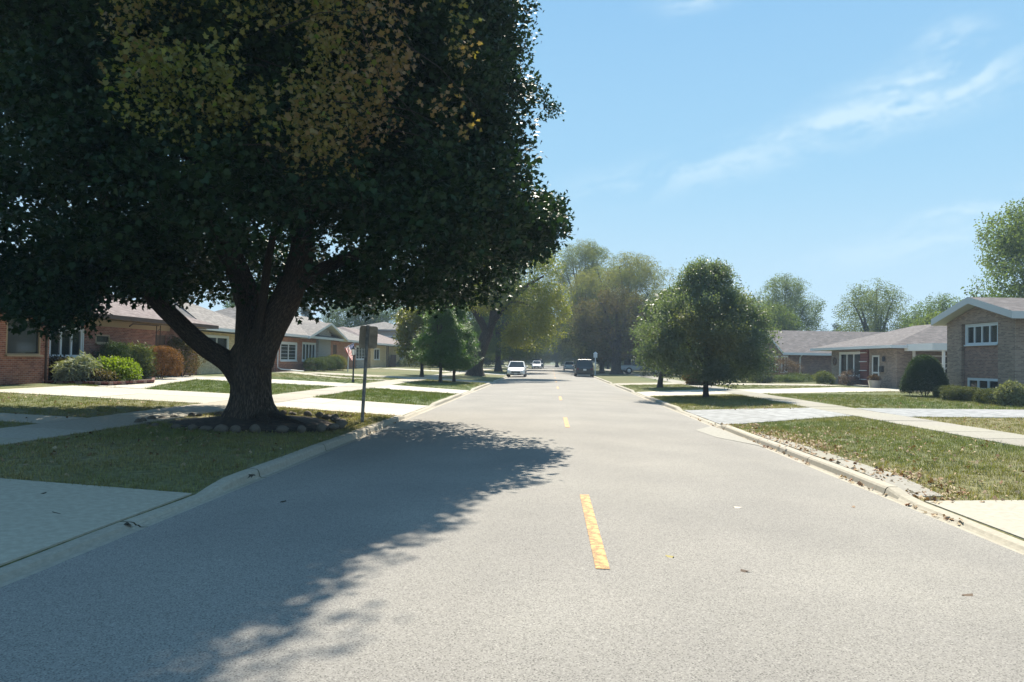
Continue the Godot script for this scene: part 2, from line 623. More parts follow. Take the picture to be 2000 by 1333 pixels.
# ------------------------------------------------------------------ foliage
func leaf_shape(kind: String, s: float) -> Array:     # outline in (x, y), the stalk at the origin
	if kind == "maple":
		return [Vector2(0, 0), Vector2(0.42, 0.0), Vector2(0.30, 0.22), Vector2(0.62, 0.48), Vector2(0.26, 0.55), Vector2(0.0, 1.0), Vector2(-0.26, 0.55), Vector2(-0.62, 0.48), Vector2(-0.30, 0.22), Vector2(-0.42, 0.0)].map(func(p): return p * s)
	if kind == "oval":
		return [Vector2(0, 0), Vector2(0.3, 0.35), Vector2(0.22, 0.75), Vector2(0, 1), Vector2(-0.22, 0.75), Vector2(-0.3, 0.35)].map(func(p): return p * s)
	if kind == "narrow":
		return [Vector2(0, 0), Vector2(0.1, 0.4), Vector2(0, 1), Vector2(-0.1, 0.4)].map(func(p): return p * s)
	return [Vector2(0, 0), Vector2(0.32, 0.45), Vector2(0, 1), Vector2(-0.32, 0.45)].map(func(p): return p * s)

func add_leaf(mb: MB, kind: String, s: float, t: Transform3D, fold := 0.18) -> void:
	var pts := leaf_shape(kind, s)
	var w := []
	for p in pts:
		w.append(t * Vector3(p.x, p.y, -absf(p.x) * fold * 2.0 - p.y * p.y / maxf(s, 0.01) * fold))
	var nn := t.basis.z.normalized()
	var i := mb.v.size()
	for p in w:
		mb.vert(p, nn, Vector2.ZERO)
	for k in range(1, w.size() - 1):
		mb.ix.append_array([i, i + k + 1, i + k])

func cluster(kind: String, count: int, leaf: float, radius: float, up := 0.35, tall := 1.0) -> ArrayMesh:
	var mb := MB.new()
	for i in count:
		var p := ru() * radius * pow(rng.randf(), 0.5)
		p.y *= tall
		var nn := (ru() + Vector3(0, up, 0) * 2.0).normalized()
		var tip := (ru() * 0.9 + p.normalized() * 0.7 + Vector3(0, -0.35, 0))
		tip = (tip - nn * tip.dot(nn)).normalized()
		add_leaf(mb, kind, leaf * rng.randf_range(0.7, 1.2), Transform3D(Basis(tip.cross(nn), tip, nn), p))
	return mb.mesh()

func prof_r(prof: Array, y: float) -> float:
	if y <= prof[0].x or y >= prof[-1].x:
		return 0.0
	for i in prof.size() - 1:
		if y <= prof[i + 1].x:
			return lerpf(prof[i].y, prof[i + 1].y, (y - prof[i].x) / (prof[i + 1].x - prof[i].x))
	return 0.0

func crown_spots(prof: Array, count: int, lobes: int, lobe_r: float, fill: float, ctr: Vector3, align := 0.0, sz := Vector2(0.75, 1.3)) -> Array:
	# places for leaf clusters: gathered in lobes spread over the crown's surface, and some throughout
	var y0: float = prof[0].x
	var y1: float = prof[-1].x
	var rmax := 0.0
	for p in prof:
		rmax = maxf(rmax, p.y)
	var lob := []
	var guard := 0
	while lob.size() < lobes and guard < lobes * 60:
		guard += 1
		var y := rng.randf_range(y0, y1)
		var r := prof_r(prof, y)
		if rng.randf() > r / rmax + 0.12:
			continue
		var a := rng.randf() * TAU
		var k := rng.randf_range(0.62, 0.98) if rng.randf() < 0.75 else rng.randf_range(0.1, 0.6)
		lob.append(Vector3(cos(a) * r * k, y, sin(a) * r * k))
	var spots := []
	guard = 0
	while spots.size() < count and guard < count * 30:
		guard += 1
		var p: Vector3
		if rng.randf() < fill:
			var y := rng.randf_range(y0, y1)
			var r := prof_r(prof, y) * sqrt(rng.randf_range(0.15, 1.0))
			if rng.randf() > prof_r(prof, y) / rmax + 0.05:
				continue
			var a := rng.randf() * TAU
			p = Vector3(cos(a) * r, y, sin(a) * r)
		else:
			var l: Vector3 = lob[rng.randi() % lob.size()]
			var dd := ru()
			dd.y *= 0.75
			p = l + dd * lobe_r * (0.35 + 0.65 * sqrt(rng.randf()))
		var rr := Vector2(p.x, p.z).length()
		if p.y < y0 - 0.2 or p.y > y1 + 0.4 or rr > prof_r(prof, clampf(p.y, y0 + 0.05, y1 - 0.05)) * 1.1 + 0.25:
			continue
		var b := rb()
		if align > 0.0 and rng.randf() < align:
			var o := (p - Vector3(0, lerpf(y0, y1, 0.35), 0)).normalized()
			o = (o + Vector3(0, 0.55, 0) + ru() * 0.25).normalized()
			var x := o.cross(Vector3(0.2, 0.3, 0.9)).normalized()
			b = Basis(x, o, x.cross(o)).rotated(o, rng.randf() * TAU)
		else:
			b = Basis(Vector3.UP, rng.randf() * TAU) * Basis(Vector3(1, 0, 0), rng.randf_range(-0.7, 0.7))
		spots.append(Transform3D(b.scaled_local(Vector3.ONE * rng.randf_range(sz.x, sz.y)), ctr + p))
	return spots

func tints(spots: Array, a: Color, b: Color, freq := 0.5, third := Color(0, 0, 0, 0), share := 0.0) -> Array:
	var out := []
	for t in spots:
		var k := clampf(0.5 + 0.9 * noise.get_noise_3dv(t.origin * freq * 20.0) + (rng.randf() - 0.5) * 0.5, 0.0, 1.0)
		var c := a.lerp(b, k)
		if share > 0.0 and noise.get_noise_3dv(t.origin * 9.0 + Vector3(50, 0, 0)) > 0.45 - share:
			c = c.lerp(third, rng.randf_range(0.4, 1.0))
		out.append(c)
	return out

func branchy(parent: Node, prof: Array, base_r: float, fork_y: float, limbs: int, lean := Vector3.ZERO, mt: Material = null, sides := 9) -> void:
	var mb := MB.new()
	var top: float = prof[-1].x
	var path := []
	var rad := []
	for i in 7:
		var t := i / 6.0
		path.append(Vector3(0, -0.1, 0) + Vector3(lean.x * t * t, (fork_y + 0.1) * t, lean.z * t * t))
		rad.append(base_r * (1.0 + 0.55 * pow(1.0 - t, 6.0) - 0.12 * t))
	mb.tube(path, rad, sides, 0.05)
	partb(parent, "trunk", mb, mt)
	var f: Vector3 = path[-1]
	for k in limbs:
		var a := TAU * k / limbs + rng.randf_range(-0.3, 0.3)
		var yy := lerpf(fork_y, top, rng.randf_range(0.45, 0.85))
		var r := prof_r(prof, yy) * rng.randf_range(0.45, 0.72)
		var e := Vector3(cos(a) * r, yy, sin(a) * r)
		if k == 0:
			e = Vector3(lean.x * 1.3, top * 0.9, lean.z * 1.3)
		var lb := MB.new()
		var pp := []
		var rr := []
		for i in 6:
			var t := i / 5.0
			var q := f.lerp(e, t)
			q.y = lerpf(f.y - 0.15, e.y, pow(t, 0.8))
			q += Vector3(rng.randf_range(-1, 1), 0, rng.randf_range(-1, 1)) * base_r * 0.35 * t
			pp.append(q)
			rr.append(base_r * lerpf(0.62, 0.1, t))
		lb.tube(pp, rr, 7, 0.04)
		# side twigs
		for s in 4:
			var st: Vector3 = pp[2 + s % 4]
			var en: Vector3 = st + (ru() * 0.8 + Vector3(cos(a), 0.5, sin(a)) * 0.6) * r * 0.2
			lb.tube([st, st.lerp(en, 0.5) + ru() * 0.08, en], [base_r * 0.16, base_r * 0.11, base_r * 0.04], 5)
		partb(parent, "limb", lb, mt)

func tree(called: String, label: String, x: float, d: float, base_r: float, fork: float, prof: Array, o: Dictionary) -> Node3D:
	var t := thing(called, label, o.get("category", "tree"), Vector3(x, gy(x) - 0.02, -d), 0.0, o.get("group", ""))
	branchy(t, prof, base_r, fork, o.get("limbs", 6), o.get("lean", Vector3.ZERO), o.get("bark", M.bark_grey), o.get("sides", 9))
	var spots := crown_spots(prof, o.count, o.lobes, o.lobe_r, o.get("fill", 0.2), o.get("lean", Vector3.ZERO) + o.get("offset", Vector3.ZERO), o.get("align", 0.0), o.get("size", Vector2(0.75, 1.3)))
	scatter(t, "crown", o.mesh, o.get("mat", M.leaf), spots, tints(spots, o.a, o.b, o.get("freq", 0.5), o.get("third", Color(0, 0, 0)), o.get("share", 0.0)))
	return t

func bush(called: String, label: String, category: String, x: float, d: float, r: Vector3, o: Dictionary) -> Node3D:
	# a rounded shrub: stems, and leaves all over a lumpy dome
	var t := thing(called, label, category, Vector3(x, gy(x) - 0.01, -d), 0.0, o.get("group", ""))
	var st := MB.new()
	for k in 5:
		var a := TAU * k / 5.0 + x
		st.tube([Vector3(cos(a) * r.x * 0.08, 0, sin(a) * r.z * 0.08), Vector3(cos(a) * r.x * 0.3, r.y * 0.5, sin(a) * r.z * 0.3), Vector3(cos(a) * r.x * 0.6, r.y * 1.1, sin(a) * r.z * 0.6)], [0.025, 0.018, 0.008], 5)
	partb(t, "stem", st, M.bark_grey)
	var where := []
	var count: int = o.count
	var sq: float = o.get("square", 1.0)          # < 1: boxier
	var loose: float = o.get("loose", 0.06)
	for i in count:
		var dd := ru()
		if dd.y < -0.75:
			dd.y = -dd.y
		var inn: float = o.get("inner", 0.75)
		var k: float = inn + (1.0 - inn) * sqrt(rng.randf())
		var q: Vector3 = Vector3(signf(dd.x) * pow(absf(dd.x), sq), signf(dd.y) * pow(absf(dd.y), sq), signf(dd.z) * pow(absf(dd.z), sq)) * k
		if o.has("cone"):
			var up := clampf(q.y * 0.5 + 0.5, 0, 1)
			var ang := rng.randf() * TAU
			var pr := sqrt(clampf(1.0 - pow(up, 1.7), 0.0, 1.0)) * k
			if up < 0.12: pr *= 0.9
			q = Vector3(cos(ang) * pr, up * 2.0 - 1.0, sin(ang) * pr)
		var lump := 1.0 + loose * 2.0 * noise.get_noise_3dv((q + Vector3(x, d, 0)) * 60.0) + loose * rng.randfn() * 0.5
		var p := Vector3(q.x * r.x * lump, r.y + q.y * r.y * lump, q.z * r.z * lump)
		if p.y < 0.03:
			p.y = rng.randf_range(0.03, 0.2)
		var nn := (q + ru() * 0.5 + Vector3(0, 0.2, 0)).normalized()
		var b := rb()
		if o.has("spike"):
			var xx := nn.cross(Vector3(0.2, 0.3, 0.9)).normalized()
			b = Basis(xx, nn, xx.cross(nn))
		where.append(Transform3D(b.scaled_local(Vector3.ONE * rng.randf_range(0.7, 1.25)), p))
	scatter(t, "foliage", o.mesh, o.get("mat", M.leaf_matte), where, tints(where, o.a, o.b, 1.6, o.get("third", Color(0, 0, 0)), o.get("share", 0.0)))
	return t

# ------------------------------------------------------------------ buildings
var hs := 1.0
func P(s: float, y: float, t: float) -> Vector3:      # along the street, up, away from the street
	return Vector3(hs * t, y, -s)

func wall(mb: MB, o: Vector3, u: Vector3, length: float, height: float, nrm: Vector3, openings: Array, reveal := 0.12) -> void:
	var xs := [0.0, length]
	var ys := [0.0, height]
	for q in openings:
		xs.append_array([q[0], q[2]]); ys.append_array([q[1], q[3]])
	xs.sort(); ys.sort()
	var up := Vector3.UP
	for i in xs.size() - 1:
		for j in ys.size() - 1:
			if xs[i + 1] - xs[i] < 0.001 or ys[j + 1] - ys[j] < 0.001:
				continue
			var mx: float = (xs[i] + xs[i + 1]) * 0.5
			var my: float = (ys[j] + ys[j + 1]) * 0.5
			var hole := false
			for q in openings:
				if mx > q[0] and mx < q[2] and my > q[1] and my < q[3]:
					hole = true
			if not hole:
				mb.quad(o + u * xs[i] + up * ys[j], o + u * xs[i + 1] + up * ys[j], o + u * xs[i + 1] + up * ys[j + 1], o + u * xs[i] + up * ys[j + 1], nrm, Vector2(xs[i], ys[j]))
	for q in openings:
		var a: Vector3 = o + u * q[0] + up * q[1]
		var b: Vector3 = o + u * q[2] + up * q[1]
		var c: Vector3 = o + u * q[2] + up * q[3]
		var d: Vector3 = o + u * q[0] + up * q[3]
		var r := -nrm * reveal
		mb.quad(a, b, b + r, a + r, up); mb.quad(d, c, c + r, d + r, -up)
		mb.quad(a, d, d + r, a + r, u); mb.quad(b, c, c + r, b + r, -u)

func window(parent: Node, o: Vector3, u: Vector3, nrm: Vector3, q: Array, panes: int, frame: Material, opt := {}) -> void:
	# fills the opening q: an outer frame, mullions, panes and a curtain behind
	var up := Vector3.UP
	var w: float = q[2] - q[0]
	var h: float = q[3] - q[1]
	var ctr: Vector3 = o + u * (q[0] + w * 0.5) + up * (q[1] + h * 0.5) - nrm * 0.03
	var b := Basis(u, up, u.cross(up))
	var fw: float = opt.get("fw", 0.07)
	var f := MB.new()
	f.box(ctr + up * (h * 0.5 - fw * 0.5), Vector3(w, fw, 0.09), b)
	f.box(ctr - up * (h * 0.5 - fw * 0.5), Vector3(w, fw, 0.09), b)
	for k in panes + 1:
		var xk := -w * 0.5 + fw * 0.5 + (w - fw) * k / panes
		f.box(ctr + u * xk, Vector3(fw, h - 2 * fw, 0.086), b)
	f.box(ctr - up * (h * 0.5 + 0.03) + nrm * 0.06, Vector3(w + 0.12, 0.06, 0.16), b)
	if opt.has("rail"):
		f.box(ctr + up * (opt.rail * h - h * 0.5), Vector3(w, 0.045, 0.07), b)
	if opt.has("grid"):
		for k in range(1, opt.grid):
			f.box(ctr + up * (h * k / opt.grid - h * 0.5), Vector3(w, 0.022, 0.05), b)
	if opt.get("trim", 0.0) > 0.0:
		var tr: float = opt.trim
		f.box(ctr + up * (h * 0.5 + tr * 0.5) + nrm * 0.045, Vector3(w + 2 * tr, tr, 0.05), b)
		f.box(ctr + u * (w * 0.5 + tr * 0.5) + nrm * 0.045, Vector3(tr, h, 0.05), b)
		f.box(ctr - u * (w * 0.5 + tr * 0.5) + nrm * 0.045, Vector3(tr, h, 0.05), b)
	var wn := partb(parent, "window", f, frame)
	for k in panes:
		var g := MB.new()
		var pw := (w - fw) / panes - fw
		var cx := -w * 0.5 + fw + pw * 0.5 + (pw + fw) * k
		g.box(ctr + u * cx - nrm * 0.01, Vector3(pw, h - 2 * fw, 0.012), b)
		partb(wn, "pane", g, M.glass)
	if opt.get("curtain", true):
		var g := MB.new()
		var n := 14
		var c0 := ctr - nrm * 0.22
		var lo := -h * 0.5 + h * float(opt.get("curtain_from", 0.0))
		for k in n:
			var x0 := -w * 0.5 + w * k / n
			var x1 := x0 + w / n
			if opt.get("parted", false) and x0 + x1 > -w * 0.2:
				continue
			var z0 := 0.03 * sin(k * 2.1)
			var z1 := 0.03 * sin((k + 1) * 2.1)
			g.quad(c0 + u * x0 + nrm * z0 + up * lo, c0 + u * x1 + nrm * z1 + up * lo, c0 + u * x1 + nrm * z1 + up * h * 0.5, c0 + u * x0 + nrm * z0 + up * h * 0.5, nrm)
		partb(wn, "curtain", g, M.curtain)

func inside(parent: Node, s0: float, s1: float, t0: float, t1: float, h: float) -> void:
	var mb := MB.new()
	mb.quad(P(s0, 0.02, t0), P(s1, 0.02, t0), P(s1, 0.02, t1), P(s0, 0.02, t1), Vector3.UP)
	mb.quad(P(s0, 0.02, t0 + 2.6), P(s1, 0.02, t0 + 2.6), P(s1, h, t0 + 2.6), P(s0, h, t0 + 2.6), P(0, 0, -1))
	partb(parent, "inner_wall", mb, M.cream)

func hip_roof(parent: Node, s0: float, s1: float, t0: float, t1: float, y: float, rise: float, mt: Material, fas: Material, sof: Material, along := true, fh := 0.17) -> void:
	var c := [P(s0, y, t0), P(s1, y, t0), P(s1, y, t1), P(s0, y, t1)]
	var mb := MB.new()
	if along:
		var half := (t1 - t0) * 0.5
		var a := P(s0 + half, y + rise, t0 + half)
		var b := P(s1 - half, y + rise, t0 + half)
		mb.poly([c[0], c[1], b, a], P(0, 1, -1)); mb.poly([c[1], c[2], b], P(1, 1, 0)); mb.poly([c[2], c[3], a, b], P(0, 1, 1)); mb.poly([c[3], c[0], a], P(-1, 1, 0))
	else:
		var half := (s1 - s0) * 0.5
		var a := P(s0 + half, y + rise, t0 + half)
		var b := P(s0 + half, y + rise, t1 - half)
		mb.poly([c[0], c[1], a], P(0, 1, -1)); mb.poly([c[1], c[2], b, a], P(1, 1, 0)); mb.poly([c[2], c[3], b], P(0, 1, 1)); mb.poly([c[3], c[0], a, b], P(-1, 1, 0))
	var r := partb(parent, "roof", mb, mt)
	var f := MB.new()
	for k in 4:
		var p: Vector3 = c[k]
		var q: Vector3 = c[(k + 1) % 4]
		var o: Vector3 = (p + q) * 0.5 - (c[0] + c[2]) * 0.5
		o.y = 0
		f.quad(p - Vector3(0, fh, 0), q - Vector3(0, fh, 0), q + Vector3(0, 0.015, 0), p + Vector3(0, 0.015, 0), o)
	partb(r, "fascia", f, fas)
	var s := MB.new()
	s.poly([c[0] - Vector3(0, fh - 0.02, 0), c[1] - Vector3(0, fh - 0.02, 0), c[2] - Vector3(0, fh - 0.02, 0), c[3] - Vector3(0, fh - 0.02, 0)], Vector3.DOWN)
	partb(r, "soffit", s, sof)

func gable_roof_across(parent: Node, s0: float, s1: float, t0: float, t1: float, y: float, rise: float, mt: Material, fas: Material, fh := 0.2, called := "roof") -> void:
	# the ridge runs away from the street, the gable faces it
	var m := (s0 + s1) * 0.5
	var mb := MB.new()
	mb.poly([P(s0, y, t1), P(s0, y, t0), P(m, y + rise, t0), P(m, y + rise, t1)], P(-1, 1, 0))
	mb.poly([P(s1, y, t0), P(s1, y, t1), P(m, y + rise, t1), P(m, y + rise, t0)], P(1, 1, 0))
	var r := partb(parent, called, mb, mt)
	var f := MB.new()
	for e in [[s0, -1.0], [s1, 1.0]]:
		f.quad(P(e[0], y - fh, t0), P(e[0], y - fh, t1), P(e[0], y + 0.015, t1), P(e[0], y + 0.015, t0), P(e[1], 0, 0))
		for tt in [t0, t1]:
			var out := P(0, 0, -1) if tt == t0 else P(0, 0, 1)
			f.poly([P(e[0], y - fh, tt), P(m, y + rise - fh, tt), P(m, y + rise + 0.02, tt), P(e[0], y + 0.02, tt)], out)
		f.poly([P(e[0], y - fh, t0), P(e[0], y - fh, t1), P(m, y + rise - fh, t1), P(m, y + rise - fh, t0)], Vector3.DOWN)
	partb(r, "fascia", f, fas)

func gable_wall(mb: MB, s0: float, s1: float, t: float, y: float, rise: float, front := true) -> void:
	mb.poly([P(s0, y, t), P(s1, y, t), P((s0 + s1) * 0.5, y + rise, t)], P(0, 0, -1 if front else 1), Vector2(0, y))

func spout(parent: Node, s: float, t: float, y0: float, y1: float, mt: Material, reach := 0.6) -> void:
	var mb := MB.new()
	mb.tube([P(s, y1 + 0.12, t - reach), P(s, y1, t - reach), P(s, y1 - 0.28, t - 0.07), P(s, y0 + 0.15, t - 0.07), P(s, y0 + 0.03, t - 0.25)], [0.045, 0.045, 0.045, 0.045, 0.045], 6)
	partb(parent, "downspout", mb, mt)

# ------------------------------------------------------------------ vehicles
func ring_at(z: float, w: float, y0: float, y1: float, ex := 0.45, tuck := 0.9) -> Array:
	var out := []
	for k in 20:
		var a := TAU * (k + 0.5) / 20
		var cx := cos(a)
		var sy := sin(a)
		var x := signf(cx) * pow(absf(cx), ex) * w * 0.5
		var y := (y0 + y1) * 0.5 + signf(sy) * pow(absf(sy), ex) * (y1 - y0) * 0.5
		if sy > 0: x *= lerpf(1.0, tuck, clampf((y - (y0 + y1) * 0.5) / ((y1 - y0) * 0.5), 0, 1))
		out.append(Vector3(x, y, z))
	return out

func vehicle(called: String, label: String, category: String, at: Vector3, turn: float, kind: String, body: Material, group := "") -> Node3D:
	# nose towards local +z
	var t := thing(called, label, category, at, turn, group)
	var L := 4.7
	var W := 1.8
	var prof := []        # z, width share, bottom, top of the lower body
	var roof := []        # z at belt front, z at roof front, z roof rear, z belt rear, belt y, roof y
	var wheel := 0.33
	if kind == "sedan":
		prof = [[-2.35, .72, .34, .62], [-2.3, .86, .26, .86], [-2.05, .96, .2, .98], [-1.4, 1.0, .19, 1.0], [-0.5, 1.0, .19, .95], [0.9, 1.0, .19, .92], [1.3, .99, .19, .9], [1.9, .95, .2, .8], [2.2, .88, .22, .68], [2.33, .74, .3, .56]]
		roof = [1.15, 0.25, -1.0, -1.85, 0.9, 1.44]
	elif kind == "suv":
		L = 4.75; W = 1.92; wheel = 0.37
		prof = [[-2.36, .84, .4, .8], [-2.32, .94, .32, 1.0], [-2.1, .99, .26, 1.1], [-1.0, 1.0, .25, 1.1], [0.9, 1.0, .25, 1.06], [1.2, .99, .25, 1.05], [2.0, .96, .26, 1.0], [2.28, .9, .3, .86], [2.38, .78, .36, .7]]
		roof = [1.2, 0.5, -1.85, -2.25, 1.05, 1.76]
	elif kind == "pickup":
		L = 5.6; W = 1.95; wheel = 0.39
		prof = [[-2.8, .9, .5, .98], [-2.76, .97, .46, 1.06], [-1.5, 1.0, .42, 1.07], [-0.9, 1.0, .4, 1.07], [1.0, 1.0, .38, 1.08], [1.4, .99, .38, 1.1], [2.5, .96, .4, 1.05], [2.75, .9, .44, .98], [2.82, .8, .48, .86]]
		roof = [1.25, 0.65, -0.9, -1.15, 1.06, 1.8]
	else:   # old boxy coupe
		L = 5.0; W = 1.85
		prof = [[-2.5, .9, .34, .74], [-2.46, .97, .3, .86], [-1.6, 1.0, .26, .92], [-0.5, 1.0, .25, .93], [0.9, 1.0, .25, .93], [1.4, 1.0, .25, .94], [2.3, .99, .27, .92], [2.46, .97, .3, .9], [2.5, .95, .34, .86]]
		roof = [0.9, 0.2, -1.0, -1.7, 0.92, 1.38]
	var rings := []
	for p in prof:
		rings.append(ring_at(p[0], W * p[1], p[2], p[3], 0.34, 0.93))
	var mb := MB.new()
	mb.loft(rings)
	var bd := partb(t, "body", mb, body)
	# greenhouse
	var by: float = roof[4] - 0.03
	var ry: float = roof[5]
	var wb := W * 0.9
	var wr := W * 0.7
	var cab := MB.new()
	var c := [Vector3(-wb / 2, by, roof[0]), Vector3(wb / 2, by, roof[0]), Vector3(wb / 2, by, roof[3]), Vector3(-wb / 2, by, roof[3])]
	var r := [Vector3(-wr / 2, ry, roof[1]), Vector3(wr / 2, ry, roof[1]), Vector3(wr / 2, ry, roof[2]), Vector3(-wr / 2, ry, roof[2])]
	# pillars and roof in the body's paint
	for k in 4:
		cab.tube([c[k], r[k]], [0.055, 0.05], 6)
		cab.tube([r[k], r[(k + 1) % 4]], [0.05, 0.05], 6)
	for sx in [-1.0, 1.0]:
		cab.tube([Vector3(sx * wb / 2, by, (roof[0] + roof[3]) * 0.5 + 0.1), Vector3(sx * wr / 2, ry, (roof[1] + roof[2]) * 0.5 + 0.1)], [0.045, 0.04], 6)
	var up := Vector3(0, 0.045, 0)
	cab.quad(r[0] + up, r[1] + up, r[2] + up, r[3] + up, Vector3.UP)
	cab.quad(r[0] - up, r[1] - up, r[2] - up, r[3] - up, Vector3.DOWN)
	partb(t, "cabin", cab, body)
	for e in [["windscreen", 0, 1], ["side_window", 1, 2], ["rear_window", 2, 3], ["side_window", 3, 0]]:
		var g := MB.new()
		var o: Vector3 = (c[e[1]] + c[e[2]]) * 0.5 - Vector3(0, by, (roof[0] + roof[3]) * 0.5)
		g.quad(c[e[1]], c[e[2]], r[e[2]], r[e[1]], o)
		partb(t, e[0], g, M.carglass)
	var front: float = prof[-1][0]
	var back: float = prof[0][0]
	for sx in [-1.0, 1.0]:
		for zz in [L * 0.29, -L * 0.29]:
			var w := MB.new()
			w.lathe([Vector2(wheel * 0.55, -0.1), Vector2(wheel * 0.95, -0.1), Vector2(wheel, -0.06), Vector2(wheel, 0.06), Vector2(wheel * 0.95, 0.1), Vector2(wheel * 0.6, 0.1)], 18, Vector3(sx * (W * 0.5 - 0.09), wheel, zz), Vector3(sx, 0, 0))
			var wh := partb(t, "wheel", w, M.tyre)
			var rm := MB.new()
			rm.lathe([Vector2(wheel * 0.62, 0.09), Vector2(wheel * 0.5, 0.105), Vector2(wheel * 0.15, 0.115)], 14, Vector3(sx * (W * 0.5 - 0.09), wheel, zz), Vector3(sx, 0, 0))
			partb(wh, "rim", rm, M.rim)
		var hy: float = (prof[-2][2] + prof[-2][3]) * 0.5 + (0.12 if kind != "coupe" else 0.08)
		var hl := MB.new()
		if kind == "coupe":
			hl.lathe([Vector2(0.095, -0.05), Vector2(0.095, 0.03), Vector2(0.05, 0.05)], 12, Vector3(sx * W * 0.38, hy, front - 0.02), Vector3(0, 0, 1))
		else:
			hl.loft([[Vector3(sx * W * 0.26, hy - 0.05, front - 0.02), Vector3(sx * W * 0.43, hy, front - 0.22), Vector3(sx * W * 0.44, hy + 0.1, front - 0.26), Vector3(sx * W * 0.26, hy + 0.05, front - 0.06)], [Vector3(sx * W * 0.26, hy - 0.05, front + 0.03), Vector3(sx * W * 0.45, hy, front - 0.17), Vector3(sx * W * 0.455, hy + 0.1, front - 0.22), Vector3(sx * W * 0.26, hy + 0.05, front - 0.01)]])
		partb(t, "headlight", hl, M.headlight)
		var tl := MB.new()
		var ty: float = prof[1][3] - (0.12 if kind == "sedan" else 0.2)
		tl.box(Vector3(sx * W * 0.37, ty, back + 0.06), Vector3(W * 0.12, 0.12 if kind == "sedan" else 0.2, 0.12))
		partb(t, "taillight", tl, M.taillight)
		var mr := MB.new()
		mr.loft([ring_off(Vector3(sx * (W * 0.5 - 0.04), by + 0.1, roof[0] - 0.25), 0.03), ring_off(Vector3(sx * (W * 0.5 + 0.09), by + 0.12, roof[0] - 0.27), 0.085), ring_off(Vector3(sx * (W * 0.5 + 0.2), by + 0.12, roof[0] - 0.3), 0.07)])
		partb(t, "mirror", mr, body)
	var gr := MB.new()
	var gyy: float = (prof[-2][2] + prof[-2][3]) * 0.5
	gr.box(Vector3(0, gyy + 0.02, front + 0.0), Vector3(W * 0.46, 0.13, 0.05))
	gr.box(Vector3(0, gyy - 0.16, front + 0.0), Vector3(W * 0.56, 0.1, 0.05))
	partb(t, "grille", gr, M.dark)
	var bp := MB.new()
	var bz := 0.07 if kind == "coupe" or kind == "pickup" else 0.03
	bp.box(Vector3(0, prof[1][2] + 0.16, back - bz), Vector3(W * 0.86, 0.16, 0.1))
	partb(t, "rear_bumper", bp, M.chrome if kind == "coupe" or kind == "pickup" else body)
	if kind == "coupe" or kind == "pickup":
		var fb := MB.new()
		fb.box(Vector3(0, prof[-2][2] + 0.12, front + 0.06), Vector3(W * 0.96, 0.15, 0.11))
		partb(t, "front_bumper", fb, M.chrome)
	var pl := MB.new()
	pl.box(Vector3(0, prof[1][3] - 0.26, back - 0.03), Vector3(0.32, 0.16, 0.02))
	partb(t, "number_plate", pl, M.white)
	if kind != "coupe":
		var pf := MB.new()
		pf.box(Vector3(0, gyy - 0.1, front + 0.035), Vector3(0.32, 0.15, 0.02))
		partb(t, "number_plate", pf, M.white)
	if kind == "pickup":
		var bed := MB.new()
		bed.box(Vector3(0, 1.066, -1.95), Vector3(W * 0.8, 0.02, 1.55))
		partb(t, "cargo_bed", bed, M.dark)
	return t

func ring_off(p: Vector3, r: float) -> Array:
	var out := []
	for k in 8:
		var a := TAU * k / 8
		out.append(p + Vector3(0, sin(a) * r * 0.75, cos(a) * r))
	return out

